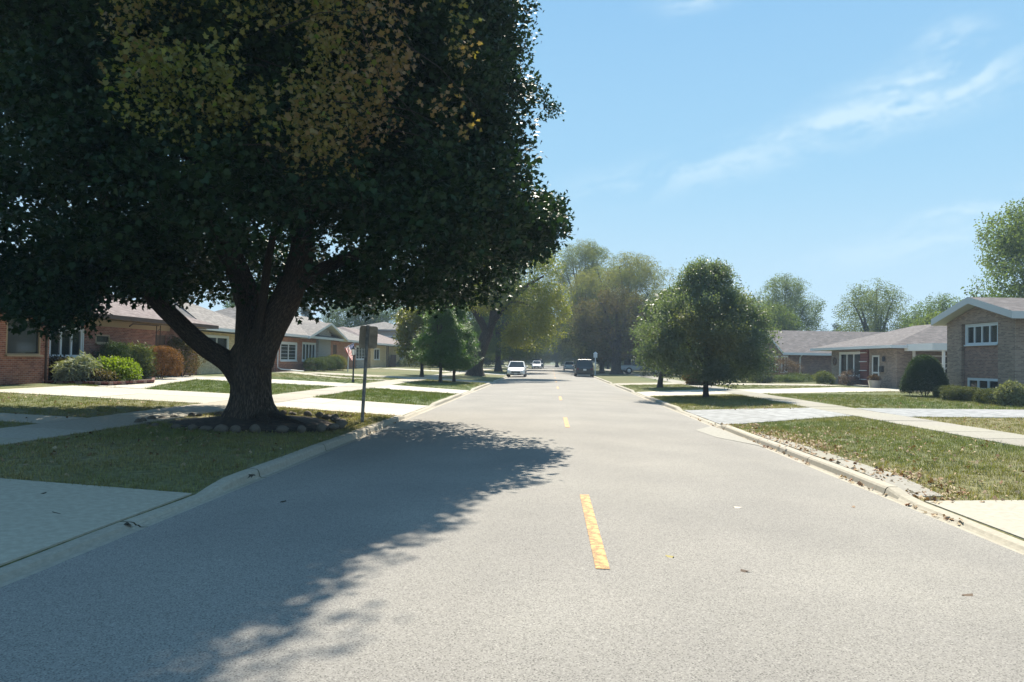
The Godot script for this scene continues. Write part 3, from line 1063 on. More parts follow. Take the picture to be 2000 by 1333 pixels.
# ------------------------------------------------------------------ the street
func ground() -> void:
	var xs := [-900.0, -300.0, -120.0, -70.0, -45.0, -32.0, -26.0, -22.0, -19.5, -17.95, -16.5, -15.0, -13.5, -12.0, -10.8, -9.95, -9.2, -8.35, -7.6, -6.8, -6.0, -5.2, -4.6, -4.19, -4.15, -2.0, 2.0, 4.6, 4.64, 5.1, 5.8, 6.6, 7.5, 8.3, 9.1, 9.9, 10.65, 12.0, 13.5, 15.0, 17.0, 19.1, 22.0, 26.0, 32.0, 45.0, 70.0, 120.0, 300.0, 900.0]
	var ds := [-60.0, -20.0, -5.0]
	var d := 0.0
	while d < 60.0:
		ds.append(d); d += 0.8
	while d < 160.0:
		ds.append(d); d += 4.0
	ds.append_array([200.0, 260.0, 400.0, 700.0, 1500.0])
	var mb := MB.new()
	mb.colored = true
	for dd in ds:
		for x in xs:
			var y := g2(x, dd)
			if x > -4.17 and x < 4.62:
				y = -0.45
			mb.col = lawn_color(x, dd)
			mb.vert(Vector3(x, y, -dd), Vector3.UP, Vector2(x, dd))
	var w := xs.size()
	for j in ds.size() - 1:
		for i in w - 1:
			var a := j * w + i
			mb.ix.append_array([a, a + w, a + 1, a + 1, a + w, a + w + 1])
	struct("ground", mb.mesh(), M.lawn)

	var r := MB.new()
	r.colored = true
	var rx := [-3.86, -3.3, -2.7, -2.0, -1.3, -0.6, 0.0, 0.45, 1.0, 1.7, 2.4, 3.1, 3.7, 4.31]
	var rd := [-30.0]
	d = 0.0
	while d < 80.0:
		rd.append(d); d += 1.0
	while d < 250.0:
		rd.append(d); d += 10.0
	for dd in rd:
		for x in rx:
			# tyre tracks are polished a little paler, the middle and the edges keep more grime
			var t := 0.94 + 0.05 * cos((absf(x - 0.25) - 2.1) * 2.6) - 0.07 * exp(-pow((x - 2.35) / 0.4, 2.0)) - 0.06 * exp(-pow((x + 1.85) / 0.4, 2.0)) + 0.05 * noise.get_noise_2d(x * 60.0 + 300.0, dd * 9.0) + 0.02 * noise.get_noise_2d(x * 22.0, dd * 3.0)
			r.col = Color(t, t * 0.995, t * 0.985)
			r.vert(Vector3(x, road_y(x), -dd), Vector3.UP, Vector2(x, dd))
	w = rx.size()
	for j in rd.size() - 1:
		for i in w - 1:
			var a := j * w + i
			r.ix.append_array([a, a + w, a + 1, a + 1, a + w, a + w + 1])
	struct("road", r.mesh(), M.asphalt)
	# centre line: ten-foot dashes
	var dn := 5.85
	var k := 0
	while dn < 150.0:
		var mb2 := MB.new()
		var y := road_y(0.43) + 0.005
		mb2.poly([Vector3(0.378, y, -dn), Vector3(0.488, y, -dn), Vector3(0.488, y, -dn - 3.2), Vector3(0.378, y, -dn - 3.2)], Vector3.UP, Vector2(k * 0.37, dn))
		struct("lane_marking", mb2.mesh(), M.yellow)
		dn += 12.19
		k += 1

func lawn_color(x: float, d: float) -> Color:
	var green := Color(0.115, 0.152, 0.046)
	var olive := Color(0.155, 0.165, 0.06)
	var dry := Color(0.27, 0.23, 0.115)
	var t := 0.5 + 0.9 * noise.get_noise_2d(x * 9.0, d * 9.0) + 0.5 * noise.get_noise_2d(x * 31.0 + 9.0, d * 31.0)
	var c := olive.lerp(green, clampf(t, 0.0, 1.0))
	var dr := 0.0
	if x < -4.0 and x > -8.5 and d < 21.0:
		dr = 0.68 if d > 15.0 else 0.42
	elif x < -9.9 and d < 21.0:
		dr = 0.35
	elif x < -4.0 and d > 25.0 and d < 42.0:
		dr = -0.3
	elif x > 4.6 and x < 9.2 and d > 9.0 and d < 21.0:
		dr = 0.12 + (0.5 if x < 5.6 else 0.0)
	elif x > 10.6 and d < 23.0:
		dr = 0.75
	elif x > 4.6 and x < 9.2 and d < 37.0:
		dr = 0.5
	elif x > 10.6 and d < 42.0:
		dr = 0.05
	elif d > 42.0:
		dr = 0.2
	dr += 0.08 + 0.7 * noise.get_noise_2d(x * 14.0 + 100.0, d * 14.0)
	if dr < 0.0:
		return c.lerp(green, minf(-dr * 1.5, 1.0))
	return c.lerp(dry, clampf(dr, 0.0, 0.85))

func grass() -> void:
	# tufts: a dozen blades each, thinner with distance
	var meshes := []
	for k in 1:
		var mb := MB.new()
		for i in 11:
			var p := Vector3(rng.randf_range(-0.09, 0.09), 0, rng.randf_range(-0.09, 0.09))
			var a := rng.randf() * TAU
			var hgt := rng.randf_range(0.035, 0.075)
			var lean := Vector3(cos(a), 0, sin(a)) * rng.randf_range(0.01, 0.05)
			var side := Vector3(-sin(a), 0, cos(a)) * 0.0042
			mb.tri(p - side, p + side, p + lean + Vector3(0, hgt, 0))
		meshes.append(mb.mesh())
	var zones := [[-4.22, -8.34, 8.6, 20.9, 95.0], [-4.22, -8.34, 25.6, 34.3, 50.0], [-4.22, -8.34, 38.6, 50.0, 18.0], [-9.96, -17.0, 11.0, 20.9, 42.0], [-9.96, -17.5, 25.6, 34.3, 34.0], [-9.96, -17.5, 38.6, 50.0, 14.0],
		[4.67, 9.09, 9.5, 22.9, 95.0], [4.67, 9.09, 25.5, 36.0, 50.0], [4.67, 9.09, 40.0, 52.0, 16.0], [10.66, 16.0, 12.0, 23.0, 48.0], [10.66, 19.4, 26.8, 38.0, 34.0], [10.66, 20.0, 40.0, 52.0, 12.0]]
	var where := []
	var tint := []
	for z in zones:
		var n := int(absf(z[1] - z[0]) * (z[3] - z[2]) * z[4])
		for i in n:
			var x := rng.randf_range(z[0], z[1])
			var d := rng.randf_range(z[2], z[3])
			if on_paving(Vector2(x, d)):
				continue
			if x < 0 and Vector2(x + 6.6, (d - 16.2)).length() < 1.75:
				continue
			var s := rng.randf_range(0.7, 1.25) * (1.0 if d < 24.0 else 1.3)
			where.append(Transform3D(Basis(Vector3.UP, rng.randf() * TAU).scaled(Vector3(s * 1.15, s, s * 1.15)), Vector3(x, g2(x, d) - 0.004, -d)))
			var c := lawn_color(x, d)
			var q := rng.randf_range(0.75, 1.3)
			tint.append(Color(c.r * q * rng.randf_range(0.9, 1.15), c.g * q, c.b * q))
	tag(scatter(self, "grass", meshes[0], M.grass, where, tint), "short mown grass of the lawns and verges, part green and part dry", "grass")

func litter() -> void:
	# fallen leaves gathered along the kerbs and strewn on the lawns
	var mb := MB.new()
	add_leaf(mb, "maple", 0.07, Transform3D(Basis(Vector3(1, 0, 0), -PI / 2), Vector3(0, 0, 0.035)), 0.4)
	var lm := mb.mesh()
	var spots := []
	var put := func(n: int, x0: float, x1: float, d0: float, d1: float, edge: float):
		for i in n:
			var x := lerpf(x0, x1, pow(rng.randf(), edge))
			var d := rng.randf_range(d0, d1)
			if noise.get_noise_2d(x * 20.0, d * 14.0) < -0.15 and rng.randf() < 0.75:
				continue
			var y := g2(x, d)
			if x > RK - 0.45 and x < RK: y = maxf(kerb_top(1, d), -0.05) if x > RK - 0.16 else -0.06
			elif x < RK - 0.4 and x > LK + 0.4: y = road_y(x)
			elif x < LK + 0.45 and x > LK: y = -0.06
			spots.append(Transform3D(Basis.from_euler(Vector3(rng.randf_range(-0.7, 0.7), rng.randf() * TAU, rng.randf_range(-0.7, 0.7))).scaled(Vector3.ONE * rng.randf_range(0.45, 1.15)), Vector3(x, y + 0.035, -d)))
	put.call(850, 4.66, 5.6, 9.3, 20.5, 1.7)
	put.call(600, 5.0, 9.0, 9.6, 20.0, 1.6)
	put.call(130, 4.40, 4.5, 8.0, 24.0, 1.0)
	put.call(240, 4.75, 8.8, 26.0, 29.0, 1.0)
	put.call(380, 11.0, 17.0, 14.0, 22.5, 1.0)
	put.call(420, -4.3, -8.2, 14.5, 20.8, 1.0)
	put.call(260, -4.3, -8.2, 9.0, 14.5, 1.0)
	put.call(120, -4.1, -3.9, 15.5, 19.5, 1.0)
	put.call(200, -10.0, -16.0, 12.0, 20.5, 1.0)
	put.call(260, 10.8, 19.0, 27.0, 36.0, 1.0)
	var tint := []
	for s in spots:
		var t := rng.randf()
		var c := Color(0.24, 0.15, 0.085).lerp(Color(0.38, 0.31, 0.2), t) if rng.randf() < 0.8 else Color(0.17, 0.085, 0.045)
		tint.append(c)
	var o := scatter(self, "leaf_litter", lm, M.dryleaf, spots, tint)
	tag(o, "dry brown leaves strewn on the lawns and along both kerbs", "fallen leaves")

func loose_leaf(label: String, x: float, d: float, s: float, c: Color, kind := "maple") -> void:
	var mb := MB.new()
	mb.colored = true
	mb.col = c
	add_leaf(mb, kind, s, Transform3D(Basis.from_euler(Vector3(-PI / 2 + 0.3, 0, 0)), Vector3(0, 0.012, s * 0.5)), 0.5)
	var o := partb(self, "fallen_leaf", mb, M.dryleaf)
	var y := road_y(x) if x > -3.9 and x < 4.3 else g2(x, d) + 0.012
	o.position = Vector3(x, y + 0.006, -d)
	o.rotation = Vector3(0.1, x * 7.0 + d, 0.15)
	tag(o, label, "leaf", "leaves lying loose on the street")

func big_maple() -> void:
	var pos := Vector3(-6.6, 0.1, -16.2)
	var t := thing("maple_tree", "huge dark maple with a thick forked trunk inside a ring of stones", "tree", pos)
	var sides := 20
	# limbs are given in world places (x, y, distance)
	var make := func(called: String, pts: Array, rad: Array, sd: int, wob: float):
		var mb := MB.new()
		var pp := []
		for p in pts:
			pp.append(Vector3(p.x, p.y, -p.z) - pos)
		# smooth the path
		var fine := []
		var fr := []
		for i in pp.size() - 1:
			var steps := 4
			for k in steps:
				var u := float(k) / steps
				var a: Vector3 = pp[maxi(i - 1, 0)]
				var b2: Vector3 = pp[mini(i + 2, pp.size() - 1)]
				fine.append((pp[i] as Vector3).cubic_interpolate(pp[i + 1], a, b2, u))
				fr.append(lerpf(rad[i], rad[i + 1], u))
		fine.append(pp[-1]); fr.append(rad[-1])
		mb.tube(fine, fr, sd, wob)
		partb(t, called, mb, M.bark)
	# trunk with a wide foot
	var mb := MB.new()
	var rings := []
	for i in 16:
		var y := -0.1 + 2.15 * i / 15.0
		var ring := []
		for k in 28:
			var a := TAU * k / 28
			var foot := pow(clampf(1.0 - (y + 0.1) / 0.95, 0, 1), 2.2)
			var r := 0.43 + 0.05 * smoothstep(1.2, 2.0, y) + foot * (0.34 + 0.22 * sin(a * 5.0 + 0.8) + 0.12 * sin(a * 3.0 + 2.0))
			r *= 1.0 + 0.035 * sin(a * 7.0 + y * 1.3) + 0.025 * sin(a * 11.0 - y * 2.0)
			r *= lerpf(1.0, 0.5, smoothstep(1.45, 2.05, y))
			ring.append(Vector3(cos(a) * r - 0.05 * y + 0.05 * smoothstep(1.5, 2.05, y), y, sin(a) * r))
		rings.append(ring)
	mb.loft(rings)
	for q in mb.uv.size():
		mb.uv[q] = Vector2(mb.uv[q].x, mb.uv[q].y * 0.5)
	partb(t, "trunk", mb, M.bark)
	make.call("limb", [Vector3(-6.75, 0.95, 16.2), Vector3(-7.1, 1.4, 16.1), Vector3(-7.55, 1.78, 15.9), Vector3(-8.1, 2.3, 15.7), Vector3(-8.6, 2.9, 15.5), Vector3(-9.0, 3.8, 15.3), Vector3(-9.5, 5.0, 15.0), Vector3(-10.2, 6.4, 14.6)], [0.3, 0.24, 0.21, 0.19, 0.17, 0.14, 0.1, 0.05], 12, 0.05)
	make.call("limb", [Vector3(-6.72, 1.6, 16.3), Vector3(-6.8, 2.4, 16.3), Vector3(-6.83, 3.15, 16.2), Vector3(-7.1, 3.9, 16.0), Vector3(-7.4, 4.8, 15.8), Vector3(-7.6, 6.2, 15.6), Vector3(-7.4, 8.4, 15.6), Vector3(-7.0, 10.6, 16.0)], [0.34, 0.28, 0.24, 0.2, 0.17, 0.13, 0.09, 0.04], 12, 0.05)
	make.call("limb", [Vector3(-6.84, 2.6, 16.3), Vector3(-7.25, 3.4, 16.6), Vector3(-7.75, 4.1, 16.9), Vector3(-8.3, 4.8, 17.2), Vector3(-9.0, 5.9, 17.8), Vector3(-10.2, 7.2, 18.6)], [0.2, 0.17, 0.14, 0.11, 0.08, 0.04], 9, 0.05)
	make.call("limb", [Vector3(-6.5, 1.5, 16.1), Vector3(-6.15, 2.3, 16.0), Vector3(-5.7, 3.05, 15.9), Vector3(-5.45, 3.9, 15.8), Vector3(-5.42, 4.8, 15.6), Vector3(-5.5, 5.8, 15.2), Vector3(-5.75, 7.3, 14.6), Vector3(-5.9, 9.0, 14.0), Vector3(-6.0, 10.4, 13.6)], [0.38, 0.33, 0.3, 0.26, 0.22, 0.18, 0.13, 0.08, 0.04], 14, 0.05)
	make.call("limb", [Vector3(-6.35, 2.0, 15.7), Vector3(-6.16, 2.8, 15.5), Vector3(-6.0, 3.5, 15.3), Vector3(-5.75, 4.3, 15.0), Vector3(-5.5, 4.9, 14.6), Vector3(-5.0, 5.6, 13.8)], [0.12, 0.09, 0.08, 0.065, 0.05, 0.02], 8, 0.05)
	make.call("limb", [Vector3(-5.6, 3.1, 15.9), Vector3(-5.1, 3.58, 16.2), Vector3(-4.5, 3.9, 16.5), Vector3(-3.85, 4.25, 16.9), Vector3(-3.1, 4.7, 17.4), Vector3(-2.2, 5.1, 18.0), Vector3(-1.2, 5.6, 18.6)], [0.17, 0.15, 0.13, 0.11, 0.085, 0.06, 0.03], 9, 0.05)
	make.call("limb", [Vector3(-5.45, 4.6, 15.7), Vector3(-4.6, 5.6, 15.9), Vector3(-3.6, 6.6, 16.1), Vector3(-2.4, 7.4, 16.2), Vector3(-1.4, 8.0, 16.4)], [0.14, 0.11, 0.08, 0.05, 0.025], 8, 0.05)
	make.call("limb", [Vector3(-7.0, 4.0, 15.9), Vector3(-7.1, 4.8, 14.6), Vector3(-6.8, 5.6, 13.2), Vector3(-6.2, 6.2, 11.8), Vector3(-5.6, 6.4, 10.8)], [0.13, 0.1, 0.075, 0.045, 0.02], 8, 0.05)
	# exposed roots at the foot
	make.call("root", [Vector3(-6.1, 0.3, 16.0), Vector3(-5.6, 0.2, 15.8), Vector3(-5.2, 0.14, 15.5), Vector3(-4.95, 0.05, 15.2)], [0.13, 0.1, 0.08, 0.05], 8, 0.06)
	make.call("root", [Vector3(-6.2, 0.3, 15.7), Vector3(-5.9, 0.2, 15.3), Vector3(-5.8, 0.06, 14.9)], [0.12, 0.09, 0.05], 8, 0.06)
	# twigs that show against the leaves at the front
	var tw := MB.new()
	for k in 34:
		var a := Vector3(rng.randf_range(-6.8, -2.0), rng.randf_range(4.6, 8.0), -rng.randf_range(10.4, 12.6)) - pos
		var dr := Vector3(rng.randf_range(0.2, 1.0), rng.randf_range(-0.9, 0.1), rng.randf_range(-0.3, 0.4)).normalized() * rng.randf_range(0.8, 2.0)
		tw.tube([a, a + dr * 0.5 + Vector3(0, 0.12, 0), a + dr], [0.012, 0.008, 0.003], 4)
	partb(t, "twig", tw, M.bark).set_meta("kind", "stuff")
	# crown
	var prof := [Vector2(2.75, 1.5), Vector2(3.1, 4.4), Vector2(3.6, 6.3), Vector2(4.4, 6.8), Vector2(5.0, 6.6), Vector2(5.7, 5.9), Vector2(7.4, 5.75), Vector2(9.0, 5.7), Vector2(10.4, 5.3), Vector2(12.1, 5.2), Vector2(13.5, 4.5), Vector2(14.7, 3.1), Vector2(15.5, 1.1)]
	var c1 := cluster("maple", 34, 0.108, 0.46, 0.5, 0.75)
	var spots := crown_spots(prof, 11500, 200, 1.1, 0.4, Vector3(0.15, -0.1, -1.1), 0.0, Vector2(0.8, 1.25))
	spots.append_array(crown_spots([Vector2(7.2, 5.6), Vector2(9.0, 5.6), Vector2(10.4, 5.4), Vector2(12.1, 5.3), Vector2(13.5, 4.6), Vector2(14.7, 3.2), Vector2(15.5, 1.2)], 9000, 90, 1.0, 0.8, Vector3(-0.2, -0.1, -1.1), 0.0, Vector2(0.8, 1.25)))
	# low clusters that hang at the left and over the verge
	for g in [[Vector3(-10.0, 2.75, -14.2), 0.75, 90], [Vector3(-9.2, 2.6, -13.9), 0.5, 40], [Vector3(-11.1, 3.0, -14.6), 0.8, 80], [Vector3(-4.85, 2.95, -16.6), 0.5, 60], [Vector3(-4.6, 2.55, -16.5), 0.2, 9], [Vector3(-5.0, 3.5, -17.4), 0.8, 60], [Vector3(-0.2, 4.85, -17.4), 0.75, 70], [Vector3(-0.55, 4.5, -16.8), 0.7, 50], [Vector3(-12.4, 3.1, -14.4), 1.0, 90], [Vector3(-12.4, 8.0, -15.6), 1.5, 150], [Vector3(-12.9, 6.0, -15.4), 1.5, 130], [Vector3(-11.9, 9.3, -16.0), 1.3, 110]]:
		for k in g[2]:
			spots.append(Transform3D(rb().scaled_local(Vector3.ONE * rng.randf_range(0.7, 1.05)), g[0] - pos + ru() * g[1] * sqrt(rng.randf())))
	var keep := []
	for q in [Vector3(-0.75, 7.9, -16.8), Vector3(-0.5, 7.8, -16.8), Vector3(-0.3, 7.62, -16.8), Vector3(-0.12, 7.45, -16.8), Vector3(-0.02, 7.32, -16.8)]:
		for k in 3:
			keep.append(Transform3D(rb().scaled_local(Vector3.ONE * rng.randf_range(0.4, 0.6)), q - pos + ru() * 0.1))
	for s in spots:
		# gaps through which the sky shows round the fork
		var p: Vector3 = s.origin + pos
		var open := false
		for h in [[Vector3(-5.9, 3.9, 0), 0.35], [Vector3(-6.45, 3.3, 0), 0.3], [Vector3(-4.9, 4.9, 0), 0.4], [Vector3(-6.35, 5.0, 0), 0.22], [Vector3(-5.42, 2.6, 0), 0.36], [Vector3(-3.9, 2.5, 0), 0.62], [Vector3(-4.4, 1.9, 0), 0.5], [Vector3(-8.3, 6.2, 0), 0.3]]:
			if Vector2(p.x - h[0].x, p.y - h[0].y).length() < h[1] and p.z < -13.0:
				open = true
		# the crown's reach over the street: a low shoulder, then steeply up
		if p.y < 9.6 and p.x > prof_r([Vector2(2.0, 4.0), Vector2(3.6, 5.1), Vector2(4.2, 5.9), Vector2(4.8, 6.35), Vector2(5.25, 6.3), Vector2(5.85, 5.6), Vector2(7.0, 5.65), Vector2(9.0, 5.45), Vector2(11.0, 5.2)], p.y) - 6.0 + 0.25 * noise.get_noise_2d(p.y * 90.0, p.z * 60.0):
			open = true
		# the open hollow under the crown, through which the limbs are seen
		var dd := -p.z
		if dd < 16.4:
			var f := clampf((dd - 9.5) / 6.5, -0.1, 1.0)
			var hw := lerpf(1.25, 1.9, f)
			if absf(p.x - lerpf(-3.95, -6.3, f)) < hw and p.y < lerpf(3.0, 4.45, f) + 0.35 * sin(p.x * 5.0) and rng.randf() < 0.88:
				open = true
		elif p.x > -9.4 and p.x < -3.6 and p.y < 5.3 and dd < 22.0 and noise.get_noise_3dv(p * 45.0) > -0.22:
			open = true
		if not open:
			keep.append(s)
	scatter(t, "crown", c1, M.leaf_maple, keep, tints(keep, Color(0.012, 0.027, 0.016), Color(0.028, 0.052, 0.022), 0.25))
	# foliage already turning, at the front of the crown over the street
	var ys := []
	var yt := []
	for k in 900:
		var x := rng.randf_range(-6.7, -1.3)
		var y := rng.randf_range(4.2, 9.6)
		if x > -2.4 and rng.randf() < 0.6:
			continue
		var low := 4.45 + absf(x + 4.2) * 0.3 + 1.1 * noise.get_noise_1d(x * 55.0) + 0.9 * rng.randf() * rng.randf()
		if y < low or noise.get_noise_2d(x * 40.0, y * 40.0) < -0.12 + 0.25 * rng.randf() - 0.1:
			continue
		var d := 10.3 + 1.4 * rng.randf() + pow(absf(x + 5.0) / 4.0, 2.0) * 1.1
		var p := Vector3(x, y, -d) - pos
		ys.append(Transform3D((Basis(Vector3.UP, rng.randf() * TAU) * Basis(Vector3(1, 0, 0), rng.randf_range(-0.6, 0.6))).scaled_local(Vector3.ONE * rng.randf_range(0.7, 1.1)), p))
		var u := clampf(0.5 + noise.get_noise_2d(x * 26.0 + 40.0, y * 26.0) * 1.3 + (x + 4.4) * 0.12, 0, 1)
		yt.append(Color(0.21, 0.2, 0.06).lerp(Color(0.28, 0.17, 0.09), clampf(u + rng.randf_range(-0.3, 0.3), 0, 1)))
	var c2 := cluster("maple", 22, 0.088, 0.42, 0.0, 1.0)
	scatter(t, "turning_foliage", c2, M.leaf, ys, yt)
	# the nearest leaves, one by one
	var lm := []
	for k in 4:
		var b := MB.new()
		b.colored = true
		b.col = [Color(0.18, 0.19, 0.05), Color(0.23, 0.145, 0.075), Color(0.16, 0.19, 0.05), Color(0.25, 0.18, 0.085)][k]
		add_leaf(b, "maple", 0.1, Transform3D(Basis(), Vector3.ZERO), 0.35)
		lm.append(b.mesh())
	var made := 0
	while made < 260:
		var x := rng.randf_range(-6.6, -1.9)
		var y := rng.randf_range(4.4, 8.2)
		if y < 4.6 + absf(x + 4.2) * 0.3 or noise.get_noise_2d(x * 40.0, y * 40.0) < -0.05:
			continue
		var o := part(t, "leaf", lm[rng.randi() % 4], M.leaf)
		o.position = Vector3(x, y, -(10.0 + 0.3 * rng.randf() + pow(absf(x + 5.0) / 4.0, 2.0) * 1.1)) - pos
		o.rotation = Vector3(rng.randf_range(-2.6, -0.6), rng.randf() * TAU, rng.randf_range(-0.5, 0.5))
		o.scale = Vector3.ONE * rng.randf_range(0.7, 1.1)
		made += 1

	# ring of fieldstones and the bare soil inside it
	var so := MB.new()
	var rg := []
	for j in 5:
		var ring := []
		for k in 26:
			var a := TAU * k / 26
			var r: float = [2.0, 1.75, 1.2, 0.7, 0.3][j] * (1.0 + 0.08 * sin(a * 3.0))
			ring.append(Vector3(cos(a) * r, [-0.05, 0.05, 0.1, 0.16, 0.2][j], sin(a) * r))
		rg.append(ring)
	so.loft(rg)
	var soil := struct("soil", so.mesh(), M.soil)
	soil.position = pos
	var sr := thing("stone_ring", "ring of rounded fieldstones edging the soil round the maple trunk", "stone edging", pos)
	for k in 34:
		var a := TAU * k / 34 + rng.randf_range(-0.05, 0.05)
		var r := 2.05 * (1.0 + 0.08 * sin(a * 3.0)) + rng.randf_range(-0.06, 0.06)
		var sz := Vector3(rng.randf_range(0.08, 0.14), rng.randf_range(0.06, 0.11), rng.randf_range(0.07, 0.115))
		var m := MB.new()
		var rr := []
		for j in 6:
			var ph := lerpf(-1.35, 1.35, j / 5.0)
			var ring := []
			for q in 9:
				var b := TAU * q / 9
				var wob := 1.0 + 0.17 * sin(b * 2.0 + k) + 0.14 * sin(b * 3.0 + k * 2.0 + j * 1.3) + rng.randf_range(-0.06, 0.06)
				ring.append(Vector3(cos(b) * cos(ph) * sz.x * wob, sin(ph) * sz.y, sin(b) * cos(ph) * sz.z * wob))
			rr.append(ring)
		m.loft(rr)
		var o := partb(sr, "stone", m, M.fieldstone)
		o.position = Vector3(cos(a) * r, 0.06, sin(a) * r)
		o.rotation.y = -a + PI / 2 + rng.randf_range(-0.4, 0.4)

func signpost() -> void:
	var t := thing("street_sign", "blank grey back of a street sign on a leaning steel post by the kerb", "sign", Vector3(-4.52, 0.06, -17.7))
	var mb := MB.new()
	var top := Vector3(0.09, 2.34, 0)
	# a U-channel post
	mb.bar(Vector3(0, -0.1, 0), top, 0.075, 0.012)
	mb.bar(Vector3(-0.032, -0.1, -0.016), top + Vector3(-0.032, 0, -0.016), 0.012, 0.03)
	mb.bar(Vector3(0.032, -0.1, -0.016), top + Vector3(0.032, 0, -0.016), 0.012, 0.03)
	partb(t, "post", mb, M.galv)
	var p := MB.new()
	var tilt := Basis(Vector3(0, 0, 1), -0.04)
	var rr := []
	for z in [-0.004, 0.004]:
		var ring := []
		for k in 24:
			var a := TAU * (k + 0.5) / 24
			ring.append(tilt * Vector3(signf(cos(a)) * pow(absf(cos(a)), 0.22) * 0.225, signf(sin(a)) * pow(absf(sin(a)), 0.22) * 0.27, z))
		rr.append(ring)
	p.loft(rr)
	var o := partb(t, "sign_plate", p, M.signback)
	o.position = Vector3(0.1, 2.05, -0.04)
	for y in [0.16, -0.16]:
		var b := MB.new()
		b.lathe([Vector2(0.014, 0.0), Vector2(0.014, 0.014), Vector2(0.006, 0.02)], 8, Vector3(-0.005, y, 0.046), Vector3(0, 0, 1))
		partb(o, "bolt", b, M.galv)

func lamp_and_flag() -> void:
	var t := thing("lamp_post", "black garden lamp post with a glass lantern beside the front walk", "lamp post", Vector3(-10.7, gy(-10.7), -39.8))
	var mb := MB.new()
	mb.lathe([Vector2(0.08, 0), Vector2(0.075, 0.12), Vector2(0.045, 0.16), Vector2(0.04, 1.35), Vector2(0.055, 1.4), Vector2(0.03, 1.46)], 10)
	partb(t, "post", mb, M.black_metal)
	var ln := MB.new()
	ln.lathe([Vector2(0.16, 1.80), Vector2(0.17, 1.82), Vector2(0.05, 1.93), Vector2(0.02, 1.99)], 8)
	ln.lathe([Vector2(0.06, 1.45), Vector2(0.1, 1.47), Vector2(0.1, 1.49)], 8)
	for k in 4:
		var a := TAU * (k + 0.5) / 4
		ln.tube([Vector3(cos(a) * 0.1, 1.48, sin(a) * 0.1), Vector3(cos(a) * 0.14, 1.81, sin(a) * 0.14)], [0.01, 0.01], 4)
	var l := partb(t, "lantern", ln, M.black_metal)
	var g := MB.new()
	g.lathe([Vector2(0.085, 1.5), Vector2(0.12, 1.79)], 8)
	partb(l, "lantern_glass", g, M.lamp_glass)
	# flag on a short staff
	var at := Vector3(-16.4, gy(-16.4), -60.0)
	var f := thing("flag", "stars and stripes flag drooping from a white staff before the brick house", "flag", at)
	var st := MB.new()
	st.tube([Vector3(-0.2, 0, -0.05), Vector3(-0.18, 1.1, -0.05), Vector3(-0.15, 2.12, -0.05)], [0.045, 0.04, 0.035], 8)
	st.tube([Vector3(-0.5, 1.9, -0.02), Vector3(0.3, 2.36, -0.02)], [0.025, 0.025], 6)
	partb(f, "staff", st, M.white)
	var tx := tex(190, 100, func(x, y):
		var stripe := int(y / 7.7) % 2 == 0
		if x < 76 and y < 54:
			var row := int((y - 2) / 5.6)
			var cx := 5.0 + (fmod(row, 2.0)) * 6.3
			var fx := fmod(x - cx + 63.0, 12.6)
			var fy := fmod(y - 2, 5.6)
			if Vector2(fx - 6.3, fy - 2.8).length() < 2.1:
				return Color(0.95, 0.95, 0.95)
			return Color(0.12, 0.16, 0.38)
		return Color(0.62, 0.1, 0.14) if stripe else Color(0.93, 0.92, 0.9))
	var fm := mat(Color(1, 1, 1), 0.85, tx)
	fm.cull_mode = BaseMaterial3D.CULL_DISABLED
	fm.backlight_enabled = true
	fm.backlight = Color(1, 1, 1)
	var fl := MB.new()
	var nu := 16
	var nv := 8
	for j in nv + 1:
		for i in nu + 1:
			var u := float(i) / nu
			var v := float(j) / nv
			var hoist := Vector3(0.27, 2.34, 0.02).lerp(Vector3(-0.46, 1.93, 0.02), v)
			var fly := Vector3(0.32, 1.42, 0.1).lerp(Vector3(0.18, 0.86, 0.02), v)
			var p := hoist.lerp(fly, u) + Vector3(-0.05 * sin(u * PI) * v, 0, 0.07 * sin(v * 7.0 + u * 2.0) * u)
			fl.vert(p, Vector3(0, 0, 1), Vector2(u, v))
	for j in nv:
		for i in nu:
			var a := j * (nu + 1) + i
			fl.ix.append_array([a, a + 1, a + nu + 1, a + 1, a + nu + 2, a + nu + 1])
	partb(f, "cloth", fl, fm)

